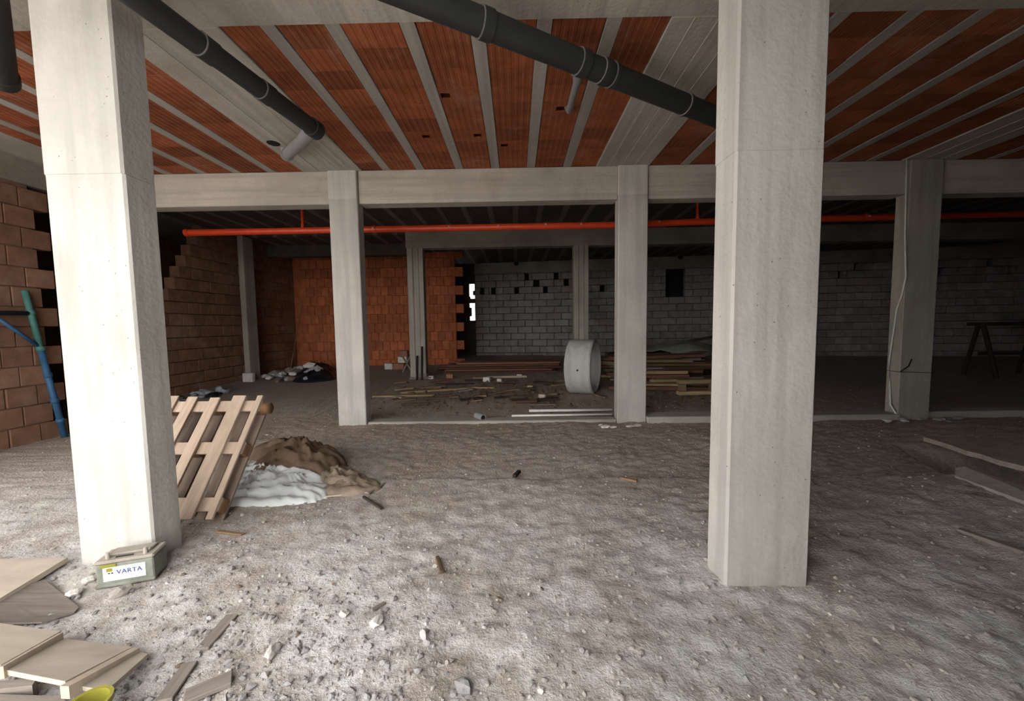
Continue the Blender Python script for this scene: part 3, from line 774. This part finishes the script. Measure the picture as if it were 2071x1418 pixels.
# ---- formwork panels bottom left
def slab_thing(name, pts, th, mat, label, cat, group=None):
    c = sum(pts, Vector())/len(pts); c2 = Vector((c.x, c.y, min(p.z for p in pts)-th))
    o = MB().slab([p-c2 for p in pts], th).build(name, mat, loc=c2); return tag(o, label, cat, group)
def panel(pix, zs, th, label, batten=None):
    pts = [G(x, y, z) for (x, y), z in zip(pix, zs)]; c = sum(pts, Vector())/4; c.z = min(p.z for p in pts)-th
    e = empty('formwork_panel', c); tag(e, label, 'panel')
    MB().slab([p-c for p in pts], th).build('board', 'ply', e)
    if batten:
        (x0, y0, z0), (x1, y1, z1), bw, bt = batten
        A, B = G(x0, y0, z0)-c, G(x1, y1, z1)-c; d = (B-A).normalized(); s = Vector((0, 0, 1)).cross(d).normalized()*bw/2
        MB().slab([A-s, A+s, B+s, B-s], bt).build('batten', 'pine', e)
    return e
panel([(-150, 1240), (122, 1277), (2, 1345), (-260, 1330)], [.10, .10, .16, .16], .025, 'pale plywood formwork panel at the left edge, topmost of the three', ((122, 1280, .10), (0, 1349, .16), .02, .05))
panel([(132, 1292), (268, 1308), (132, 1378), (-40, 1345)], [.07, .06, .135, .135], .022, 'middle dusty plywood formwork panel with a pine batten on its edge', ((275, 1310, .065), (130, 1388, .14), .035, .05))
panel([(282, 1318), (300, 1322), (215, 1397), (150, 1385)], [.045, .045, .10, .10], .018, 'lowest plywood formwork panel with its corner sticking out to the right')
e = slab_thing('support_timber', [G(-60, 1380, .075), G(75, 1372, .075), G(65, 1386, .075), G(-60, 1400, .075)], .07, 'grey_wood', 'old grey timber under the formwork panels', 'timber')
slab_thing('support_timber', [G(-60, 1402, .06), G(125, 1408, .06), G(150, 1440, .06), G(-60, 1450, .06)], .055, 'grey_wood', 'wide grey board below the formwork panels at the bottom left corner', 'timber')
slab_thing('plywood_sheet', [G(-260, 1138, .05), G(137, 1127, .04), G(70, 1168, .045), G(-5, 1213, .05), G(-260, 1290, .05)], .03, 'ply', 'pale plywood sheet lying flat left of the sunlit column', 'board')
slab_thing('thin_board', [G(0, 1200, .035), G(90, 1172, .02), G(160, 1228, .02), G(150, 1238, .02), G(85, 1258, .035), G(-80, 1262, .035)], .008, 'grey_wood', 'dusty thin grey board between the plywood sheet and the formwork panels', 'board')
# ---- yellow bucket, only its rim in view
bc = G(178, 1432, .10)
e = empty('bucket', (bc.x, bc.y, H(bc.x, bc.y)-.01)); tag(e, 'yellow plastic bucket at the bottom edge beside the batten', 'bucket')
hb = .12-e.location.z*0
autosmooth(MB().lathe([(.001, 0), (.045, 0), (.058, hb), (.061, hb), (.061, hb+.008), (.055, hb+.008), (.042, .01), (.001, .01)], 32).build('body', 'yellow', e))
autosmooth(MB().lathe([(.0615, hb-.012), (.066, hb-.012), (.066, hb+.009), (.0615, hb+.009)], 32, closed=True).build('rim', 'yellow', e))

# ---- car battery at the column foot
fa, fb = G(196, 1192), G(313, 1172); ang = math.atan2(fb.y-fa.y, fb.x-fa.x); wd = (fb-fa).length
zb = max(H(fa.x, fa.y), H(fb.x, fb.y))+.002
e = empty('car_battery', (fa.x, fa.y, zb), (0, 0, ang)); tag(e, 'dusty grey-green car battery with a white label at the foot of the left column', 'battery')
dp, hb = .135, .165
MB().cbox(0, wd, 0, dp, 0, hb*.80, .006).build('case', 'batt', e)
MB().cbox(-.006, wd+.006, -.006, dp+.004, hb*.80, hb*.93, .008).build('lid', 'batt_top', e)
MB().cbox(.03, wd-.03, .045, dp-.008, hb*.93, hb*1.0, .008).build('lid_step', 'batt_top', e)
MB().cbox(-.006, wd+.006, -.008, .02, 0, .018, .004).build('base_ledge', 'batt', e)
for u in (.045, wd-.045): MB().lathe([(.001, .035), (.009, .035), (.011, 0)], 14).build('terminal', 'steel', e, (u, .025, hb*.93))
MB().cbox(wd*.30, wd*.62, .02, .028, hb*.93, hb*.97, .003).build('handle', 'black', e)
lab_ = MB().cbox(wd*.2-.02, wd*.86, -.0030, .001, hb*.20, hb*.68, .001).build('front_label', 'label', e)
MB().cbox(wd*.08, wd*.36, -.0045, -.001, hb*.70, hb*.80, .001).build('yellow_sticker', 'yellow', e)
MB().cbox(wd*.19, wd*.29, -.0045, -.0025, hb*.54, hb*.66, .0005).build('yellow_sticker', 'yellow', e)
def text(s, size, loc, parent, mat):
    cu = bpy.data.curves.new('txt', 'FONT'); cu.body = s; cu.size = size; cu.extrude = .0006; cu.space_character = 1.05
    t = bpy.data.objects.new('txt', cu); COL.objects.link(t); bpy.context.view_layer.update()
    me = bpy.data.meshes.new_from_object(t.evaluated_get(bpy.context.evaluated_depsgraph_get())); bpy.data.objects.remove(t)
    me.materials.clear(); me.materials.append(M[mat]); o = put('lettering', me, parent, loc, (PI/2, 0, 0)); return o
tx = text('VARTA', .036, (wd*.36, -.0042, hb*.42), lab_, 'ink')
for k in range(2): MB().cbox(wd*.215+k*.014, wd*.215+k*.014+.009, -.0045, -.003, hb*.46, hb*.50, .0005).build('print_mark', 'black', lab_)

# ---- concrete ring
YR = 7.62; zc = G(1178, 793).z
axd = Vector((math.cos(math.radians(-24)), math.sin(math.radians(-24)), 0))
zr = base_h(0, 7.6); D = 1.10; cpx = AY(1180, 738, YR)
ctr = Vector((cpx.x, YR, zr+D/2-.01)); Lr = .50
e = empty('concrete_ring', (ctr.x, ctr.y, zr)); tag(e, 'pale precast concrete well ring standing on its rim', 'ring')
mt = Matrix.Translation((0, 0, D/2-.005)) @ Matrix(((axd.x, -axd.y, 0, 0), (axd.y, axd.x, 0, 0), (0, 0, 1, 0), (0, 0, 0, 1))) @ Matrix.Rotation(PI/2, 4, 'Y')
ro, ri = D/2, D/2-.05; hl = Lr/2
autosmooth(MB().lathe([(ro-.006, -hl), (ro, -hl+.01), (ro, hl-.03), (ro-.018, hl), (ri, hl), (ri, -hl)], 72, mt, closed=True).build('ring_wall', 'ring', e), 25)
def ring_pt(ang_, r_, h_): return mt @ Vector((r_*math.cos(ang_), r_*math.sin(ang_), h_))
for ang_, r_, h_ in ((None, ro, .02), (None, ri, 0)):
    tgt = AY(1161, 749, 7.1) if r_ == ro else AY(1197, 726, 8.0)
    best = min((k*.02 for k in range(315)), key=lambda a_: (lambda P: ((P-Vector((0, 0, CAMZ))).dot(RT)/(P-Vector((0, 0, CAMZ))).dot(FW)*FPX+1035.5-(1161 if r_ == ro else 1197))**2+(-(P-Vector((0, 0, CAMZ))).dot(UP)/(P-Vector((0, 0, CAMZ))).dot(FW)*FPX+709-(749 if r_ == ro else 726))**2)(ring_pt(a_, r_, h_)+Vector((ctr.x, ctr.y, zr))))
    P1 = ring_pt(best, r_-.01, h_); P2 = ring_pt(best, r_+.008 if r_ == ro else r_-.008, h_)
    MB().tube([P1, P2], .02, 12).build('lifting_hole', 'black', e)  # black plug in place of the shaded hole

# ---- planks behind: low reddish stack
random.seed(21)
for lay in range(5):
    for k in range(4):
        y = 10.35+k*.17+random.uniform(-.006, .006); x0 = -2.15+random.uniform(-.25, .3)+lay*.08; x1 = 1.12+random.uniform(-.15, .12)
        z0 = .14+lay*.062; tl = random.uniform(-.02, .03)
        plank('plank', (x0, y, z0), (x1, y+random.uniform(-.008, .008), z0+abs(tl)*.15), .14, .05, 'red_wood', 'old reddish plank in the low stack left of the concrete ring', group='planks in the low stack')
# scattered planks and offcuts
for p0, p1, wd_, th_, mt_, lb in (
    ((755, 803), (880, 800), .13, .03, 'yel_wood', 'yellowish plank on the ground nearest the second-row column, left of the ring'),
    ((810, 797), (955, 786), .09, .04, 'yel_wood', 'long yellowish plank pointing away toward the low stack'),
    ((950, 785), (1000, 786), .07, .03, 'yel_wood', 'short yellowish plank end beyond the long yellowish plank'),
    ((985, 765), (1065, 763), .07, .05, 'pine', 'pale batten lying in front of the low plank stack'),
    ((860, 808), (905, 806), .08, .02, 'brown_wood', 'short brown board beside the nearest yellowish plank'),
    ((930, 812), (975, 806), .10, .03, 'dark_wood', 'dark broken board in the middle of the scattered wood'),
    ((1000, 806), (1045, 802), .09, .03, 'dark_wood', 'dark broken board at the right end of the scattered wood'),
    ((900, 779), (960, 777), .09, .03, 'dark_wood', 'dark plank between the third-row column and the pale batten'),
    ((850, 786), (900, 781), .07, .03, 'brown_wood', 'brown board lying before the streaked third-row column'),
    ((1195, 796), (1222, 806), .05, .03, 'brown_wood', 'short brown offcut on the ground under the ring opening'),
    ((1005, 793), (1050, 789), .08, .03, 'brown_wood', 'brown plank near the small upright offcut'),
    ((880, 770), (935, 768), .08, .03, 'red_wood', 'reddish board just in front of the low plank stack')):
    fplank(p0, p1, wd_, th_, mt_, lb)
random.seed(77)
used_ = []
for k in range(120):
    px, py = random.uniform(770, 1130), random.uniform(766, 822); L_ = random.uniform(.15, .55); an = random.gauss(0, .35); A = G(px, py)
    m_ = A+Vector((math.cos(an)*L_/2, math.sin(an)*L_/2, 0))
    if len(used_) >= 34 or any(abs(m_.x-q.x) < .42 and abs(m_.y-q.y) < .2 for q in used_) or (m_.x > .85 and m_.y < 8.3): continue
    used_.append(m_)
    A.z = H(A.x, A.y)+.004; B = A+Vector((math.cos(an)*L_, math.sin(an)*L_, random.uniform(0, .03)))
    plank('wood_scrap', A, B, random.uniform(.04, .11), random.uniform(.015, .05), random.choice(['brown_wood', 'brown_wood', 'red_wood', 'dark_wood', 'grey_wood']), 'broken wood scrap on the ground between the kerb and the low plank stack', 'scrap', 'wood scraps behind the kerb')
def chunk_mesh(seed, n=2, flat=.6):
    b = MB(); import bmesh
    bm = bmesh.new(); bmesh.ops.create_icosphere(bm, subdivisions=n-1, radius=1)
    for v in bm.verts:
        k = 1+.45*noise.noise(v.co*1.3+Vector((seed, seed*2, 0))); v.co = Vector((v.co.x*k, v.co.y*k*.8, v.co.z*k*flat))
    me = bpy.data.meshes.new('chunk'); bm.to_mesh(me); bm.free(); return me
chunks = {}
def chunk(name, loc, size, mat, label, cat, group=None, sub=2, rot=None, flat=.6):
    key = (mat, random.randrange(5), sub, flat)
    if key not in chunks:
        me = chunk_mesh(key[1]*3.7+len(mat), sub, flat); me.materials.append(M[mat]); chunks[key] = me
    o = put(name, chunks[key], None, loc, (random.uniform(-.3, .3), random.uniform(-.3, .3), random.uniform(0, 6.28)) if rot is None else rot, (size, size*random.uniform(.7, 1), size*random.uniform(.7, 1)))
    return tag(o, label, cat, group)
def fchunk(name, px, py, size, mat, label, cat, group=None, **k):
    p = G(px, py); p.z += size*.28; return chunk(name, p, size, mat, label, cat, group, **k)
# small upright offcut and blocks
for (px, py, s_, mt_, lb) in ((1097, 806, .07, 'pine', 'small pale timber offcut standing before the concrete ring'), (1072, 786, .06, 'yel_wood', 'small yellowish offcut left of the concrete ring'), (1050, 763, .07, 'plaster', 'pale block on the pale batten'), (985, 772, .09, 'plaster', 'white plaster lump among the scattered planks'), (1010, 772, .06, 'plaster', 'smaller white plaster lump beside the larger one'), (910, 765, .09, 'brick_frag', 'pinkish brick lump at the left end of the low plank stack'), (872, 766, .07, 'plaster', 'white plaster lump at the foot of the streaked third-row column')):
    p = G(px, py); o = MB().cbox(-s_, s_, -s_*.6, s_*.6, 0, s_*1.3, .012).build('offcut' if 'offcut' in lb else 'lump', mt_, loc=p-Vector((0, 0, .005)), rot=(0, 0, random.uniform(-.6, .6))); tag(o, lb, 'offcut' if 'offcut' in lb else 'block')
# ---- wood pile on the right behind the second-row column
random.seed(5)
zb = base_h(0, 8.2)
zlay = zb+.012
for lay in range(9):
    an0 = random.gauss(.03, .16); tmax = 0; cx_, cy_ = 3.15+random.uniform(-.2, .2), 7.75+lay*.05; npl = 8 if lay < 6 else 6
    for k in range(npl):
        wd_ = random.uniform(.08, .15); th_ = random.uniform(.045, .075); tmax = max(tmax, th_); L_ = random.uniform(1.0, 2.1); an = an0
        off = k*.175; x = cx_+random.uniform(-.35, .35)-math.sin(an0)*off; y = cy_+math.cos(an0)*off; d = Vector((math.cos(an), math.sin(an), 0))*L_/2
        tone, mt_ = random.choice([('brown', 'brown_wood'), ('brown', 'brown_wood'), ('yellowish', 'yel_wood'), ('reddish', 'red_wood'), ('grey', 'grey_wood')])
        plank('plank', Vector((x, y, zlay))-d, Vector((x, y, zlay))+d, wd_, th_, mt_, 'old %s plank in the untidy wood pile behind the second-row column' % tone, group='%s planks in the right wood pile' % tone, c=.004)
    zlay += tmax+.004
plank('plank', AY(1215, 737, 8.7), AY(1300, 742, 8.5), .15, .09, 'yel_wood', 'thick pale beam end sticking out of the wood pile beside the ring')
def tarp_at(cx_, cy_, zb_, poly, hgt, mat, label, seed):
    # a cloth laid over the pile: real folds, closed underneath
    b = MB(); nt, nr = 48, 12; vs = [Vector((cx_, cy_, zb_+hgt))]
    for j in range(1, nr+1):
        r_ = j/nr
        for k in range(nt):
            th = 2*PI*k/nt; rx, ry = poly; x = cx_+rx*r_*math.cos(th)*(1+.15*noise.noise(Vector((k*.3, seed, 0)))); y = cy_+ry*r_*math.sin(th)
            vs.append(Vector((x, y, zb_+hgt*(1-r_**2)+.07*noise.noise(Vector((x*2.5+seed, y*6, seed))))))
    fs = [(0, 1+k, 1+(k+1) % nt) for k in range(nt)]+[(1+j*nt+k, 1+(j+1)*nt+k, 1+(j+1)*nt+(k+1) % nt, 1+j*nt+(k+1) % nt) for j in range(nr-1) for k in range(nt)]
    b.add(vs, fs); o = b.build('tarpaulin', mat, smooth=True); md = o.modifiers.new('thickness', 'SOLIDIFY'); md.thickness = .012; return tag(o, label, 'tarpaulin')
tarp_at(3.95, 9.0, .80, (.85, .45), .22, 'tarp', 'grey-green tarpaulin thrown over the back of the wood pile', 2.2)
tarp_at(3.05, 9.32, .72, (.75, .35), .10, 'black_plastic', 'black plastic sheet over the middle of the wood pile', 5.2)
plank('plank', (3.3, 9.75, .75), (5.2, 9.3, 1.12), .12, .06, 'dark_wood', 'dark beam lying across the back of the wood pile')
for k, (px, py) in enumerate(((1405, 770), (1405, 795))):
    p = G(px, 812); plank('plank', (p.x-.1, 7.25+.02*k, .06+k*.22), (p.x+1.1, 7.3, .06+k*.22), .14, .07, 'yel_wood', ('lower', 'upper')[k]+' pale timber of the small open stack right of the wood pile')
for k in range(2):
    p = G(1405, 812); MB_o = MB().cbox(-.06, .06, -.06, .06, 0, .14, .005).build('spacer_block', 'brown_wood', loc=(p.x+k*.6, 7.3, .132)); tag(MB_o, ('left', 'right')[k]+' spacer block between the two pale timbers', 'block')

# ---- pipes on the kerb
a, b = G(1070, 831, .055), G(1238, 829, .055)
tag(MB().tube([a, b], .022, 12).build('plastic_pipe', 'pvc_white', smooth=True), 'white plastic pipe lying along the kerb left of the second-row column', 'pipe')
a, b = G(1035, 841, .06), G(1238, 838, .06)
tag(MB().tube([a, b], .016, 12).build('plastic_pipe', 'pvc_white', smooth=True), 'thinner pale conduit lying in front of the white pipe on the kerb', 'pipe')
a, b = G(958, 838, .06), G(985, 846, .06); a.y -= 0; b.y -= .05
o = empty('pipe_stub', (a+b)/2); tag(o, 'short grey pipe stub with a dark mouth on the middle kerb', 'pipe'); c = (a+b)/2; d = (b-a).normalized()
autosmooth(MB().lathe([(.048, -.1), (.05, -.1), (.05, .1), (.040, .1), (.040, -.1)], 20, d.to_track_quat('Z', 'Y').to_matrix().to_4x4(), closed=True).build('tube', 'pvc_pale', o))
MB().lathe([(.001, .085), (.04, .085)], 20, d.to_track_quat('Z', 'Y').to_matrix().to_4x4()).build('mouth', 'black', o)  # black disc painted in for the dark of the bore
# ---- white cable on the cabled column
xl = 5.56; yf = Yr2
pth = [AY(1833, 322, yf-.02), AY(1831, 480, yf-.02), AY(1822, 560, yf-.02)]
pth += [Vector((xl-.012, yf+.02, pth[-1].z-.25)), Vector((xl-.014, yf+.08, 1.6)), Vector((xl-.016, yf+.14, .85)), Vector((xl-.02, yf+.12, .5)), Vector((xl-.05, yf+.06, .2)), Vector((xl-.03, yf-.04, .05))]
pth[2].x = max(pth[2].x, xl-.01)
tag(MB().tube(pth, .011, 8).build('cable', 'cable', smooth=True), 'white cable hanging down the edge of the shaded right column', 'cable')
zw = AY(1840, 752, yf).z
e = empty('binding_wire', ((xl+6.02)/2, yf+SD/2, zw)); tag(e, 'dark wire tied around the shaded right column with a twisted end', 'wire')
hw, hd = .23+.008, SD/2+.008
MB().tube([(-hw, -hd, 0), (hw, -hd, -.02), (hw, hd, -.02), (-hw, hd, 0), (-hw, -hd, 0)], .004, 6).build('loop', 'black', e)
MB().tube([(-hw-.01, -hd-.01, 0), (-hw+.06, -hd-.06, .09), (-hw+.11, -hd-.05, .19)], .008, 6).build('twisted_end', 'black', e)

# ---- trench edge slab on the right
a = [G(1932, 946, .05), G(1950, 943, .06), G(2075, 985, .05), G(2110, 1010, .05), G(2075, 1015, .03), G(1932, 962, .02)]
slab_thing('broken_slab', a, .07, 'kerb', 'broken concrete slab strip beside the trench at the right edge', 'slab')
rim = [(1868, 884), (1900, 893), (1925, 901), (1955, 912), (1985, 919), (2020, 931), (2075, 944), (2160, 962)]
pts = [G(x, y, .035) for x, y in rim]
far_ = [p+Vector((1.15, -.05, 0)) for p in pts[::-1]]
slab_thing('undercut_slab', pts+far_, .05, 'dirt', 'thin dirty floor slab undercut by the trench at the right edge', 'slab')
fchunk('lump', 2000, 975, .05, 'brick_frag', 'pale brick lump on the broken slab strip beside the trench', 'block')
# ---- dark trestle table deep on the right
p0 = AY(1985, 640, 9.0)
e = empty('work_trestle', (p0.x+.5, 9.0, base_h(0, 9.0))); tag(e, 'dark wooden work trestle in the shadow at the far right', 'trestle')
MB().cbox(-.6, .9, -.2, .2, 1.2, 1.28, .006).build('top_beam', 'dark_wood', e)
for x in (-.5, .8):
    for sgn in (-1, 1):
        MB().tube([(x, .05*sgn, 1.2), (x+.05, .32*sgn, 0)], .045, 6).build('leg', 'dark_wood', e)
MB().cbox(-.5, .8, -.03, .03, .5, .58, .005).build('stretcher', 'dark_wood', e)

# ---- rubble at the foot of the left side wall
random.seed(11)
for i in range(46):
    px, py = random.gauss(590, 38), random.uniform(752, 776); px = min(max(px, 535), 672)
    s_ = random.uniform(.06, .16)*(1.25 if 545 < px < 640 else .8); p = G(px, py); p.z += s_*.25+max(0, .34-abs(p.x+5.7)*.3)*random.random()
    chunk('concrete_lump', p, s_, random.choice(['rubble', 'plaster', 'rubble_blue', 'stone_brown']), 'lump of rubble in the heap at the foot of the pilaster', 'lump', 'rubble heap by the pilaster')
lump('earth_heap', gp((590, 772), (640, 774), (680, 768), (690, 755), (650, 748), (600, 752)), .38, 'black_plastic', 'dark plastic-covered heap right of the rubble', 'heap', 1.7, fold=.35, ffreq=3)
chunk('boulder', G(650, 763)+Vector((0, -.25, .20)), .27, 'rubble', 'large pale grey lump lying on the dark heap', 'rubble', rot=(0, .25, .2))
for i in range(26):
    t = random.random(); px, py = 352+t*110+random.gauss(0, 6), 816-t*26+random.gauss(0, 4); s_ = random.uniform(.05, .15); p = G(px, py); p.z += s_*.3
    chunk('concrete_lump', p, s_, random.choice(['rubble_blue', 'rubble_blue', 'rubble', 'black_plastic']), 'bluish lump of debris along the left wall behind the pallet', 'lump', 'debris along the left wall')
tag(MB().tube([G(588, 745), AX(612, 610, -6.75)], .013, 8).build('pole', 'brown_wood'), 'thin pole leaning in the dark corner beside the red wall', 'pole')
# ---- broken blocks and sticks beside the streaked third-row column
p = G(805, 748)
for k, (dx, dz, s_, mt_) in enumerate(((0, 0, .17, 'brick_frag'), (.12, .20, .14, 'plaster'), (.14, .38, .12, 'brick_frag'), (-.32, 0, .12, 'plaster'))):
    o = MB().cbox(-s_, s_, -.12, .12, 0, .19, .015).build('loose_block', mt_, loc=(p.x+dx, p.y+.2, p.z+dz), rot=(0, 0, random.uniform(-.2, .2)))
    tag(o, ('lowest pinkish block of the small pile by the red wall', 'whitish block in the middle of the small pile by the red wall', 'topmost reddish block of the small pile by the red wall', 'whitish block lying left of the small pile by the red wall')[k], 'block')
q = G(845, 755)
for k, (dx, ang_) in enumerate(((-.45, .5), (-.2, -.6))):
    a = Vector((q.x+dx, q.y+.15, H(q.x+dx, q.y+.15))); b = a+Vector((math.sin(ang_)*.5, 0, math.cos(ang_)*.55))
    plank('stick', a, b, .05, .04, 'grey_wood', ('left', 'right')[k]+' crossed board leaning in the block pile by the streaked column', 'stick')
for k, (px0, px1, hgt) in enumerate(((843, 843, .62), (853, 854, .85))):
    a = AY(px0, 762, Y3-.16); a.z = H(a.x, a.y); b = a+Vector((.02, .02, hgt))
    plank('board_strip', a, b, .06, .02, 'dark_wood', ('shorter', 'taller')[k]+' dark board strip leaning on the streaked third-row column', 'board', roll=PI/2)

# ---- stones, chips and crumbs
random.seed(3)
for (px, py, s_, mt_, lb) in ((696, 1243, .032, 'stone', 'white stone in the open floor left of centre'), (553, 1322, .045, 'stone', 'largest white stone, near the short grey plank'), (938, 1389, .040, 'rubble', 'round grey stone at the bottom edge of the floor'), (762, 1262, .04, 'plaster', 'flat white plaster chip below the white stone'), (858, 1290, .03, 'plaster', 'thin white chip right of the flat plaster chip'), (150, 1205, .045, 'plaster', 'pale chip beside the battery and the plywood sheet'), (245, 1204, .05, 'clod', 'flat tan shard in front of the battery'), (180, 1178, .04, 'plaster', 'white lump left of the battery'), (490, 1040, .02, 'stone', 'tiny white stone before the pallet')):
    fchunk('stone', px, py, s_, mt_, lb, 'stone', sub=3, flat=.9 if 'round' in lb else .6)
for (px, py) in ((1225, 866), (1215, 862), (1290, 862), (1275, 866), (1240, 868)):
    fchunk('plaster_chip', px, py, random.uniform(.05, .09), 'plaster', 'white plaster chip at the foot of the column right of the ring', 'chip', 'chips by the second-row column', flat=.3)
for k in range(14):
    fchunk('plaster_chip', random.uniform(1790, 1960), random.uniform(846, 856), random.uniform(.03, .08), random.choice(['plaster', 'rubble']), 'pale plaster chip at the foot of the cabled column', 'chip', 'chips by the cabled column', flat=.3)
for k in range(60):
    px, py = random.uniform(330, 1420), random.uniform(1080, 1410)
    fchunk('chip', px, py, random.uniform(.008, .018), random.choice(['stone', 'stone', 'plaster', 'stone_brown']), 'small loose chip scattered on the front floor', 'chip', 'small chips on the front floor')
M['litter'] = plain('wood_litter', (.16, .10, .065), .95, .5, 9, .4)
def crumbs(name, n, mat, label, smin, smax, seed, dense=None, ymax=8.75):
    r_ = np.random.default_rng(seed)
    import bmesh
    bm = bmesh.new(); bmesh.ops.create_icosphere(bm, subdivisions=1, radius=1); bv = np.array([v.co[:] for v in bm.verts]); bf = [tuple(v.index for v in f.verts) for f in bm.faces]; bm.free()
    V = []; F = []
    k = 0
    while k < n:
        y = 1.25+(ymax-1.25)*r_.random()**(2.2 if ymax < 9 else .7); x = (r_.random()*2-1)*(.3+1.45*y) 
        if dense:
            w_ = max(math.exp(-(((x-a)/s)**2+((y-b)/s)**2)) for a, b, s in dense)
            if r_.random() > w_+(.03 if ymax < 9 else 0): continue
        if x < -6 or x > 7.5: continue
        if (-2.75 < x < -2.25 and 2.2 < y < 2.45) or (1.1 < x < 1.6 and 1.97 < y < 2.2): continue
        s = smin+(smax-smin)*r_.random()**3
        jit = 1+.35*(r_.random((len(bv), 1))-.5)*2
        sc = np.array([s, s*(.6+.4*r_.random()), s*(.45+.3*r_.random())]); a = r_.random()*6.28
        q = bv*jit*sc; q = np.stack([q[:, 0]*math.cos(a)-q[:, 1]*math.sin(a), q[:, 0]*math.sin(a)+q[:, 1]*math.cos(a), q[:, 2]], 1)+np.array([x, y, H(x, y)+s*.2])
        o_ = len(V)*len(bv); V.append(q); F += [tuple(i+o_ for i in f) for f in bf]; k += 1
    b = MB(); b.v = [tuple(p) for p in np.concatenate(V)]; b.f = F
    o = b.build(name, mat); tag(o, label, 'gravel', kind='stuff')
crumbs('pale_chippings', 1300, 'stone', 'pale stone chippings scattered over the dirt floor', .003, .012, 1)
crumbs('brown_crumbs', 3000, 'clod', 'brown clods and crumbs scattered over the dirt floor', .004, .017, 2)
crumbs('wood_litter', 900, 'litter', 'brown wood litter and bark crumbs around the planks at the back', .012, .05, 6, dense=((-1.2, 7.6, 1.0), (.2, 7.4, .9), (3.2, 7.3, .8), (-.6, 8.4, .9)), ymax=9.3)
crumbs('rubble_crumbs', 1800, 'rubble', 'grey crumbs gathered round the columns and boards', .005, .020, 4, dense=((-2.1, 2.3, .5), (-1.2, 1.7, .7), (1.0, 2.3, .4), (-1.8, 2.9, .5), (-2.6, 1.9, .5), (-.7, 1.6, .4)))
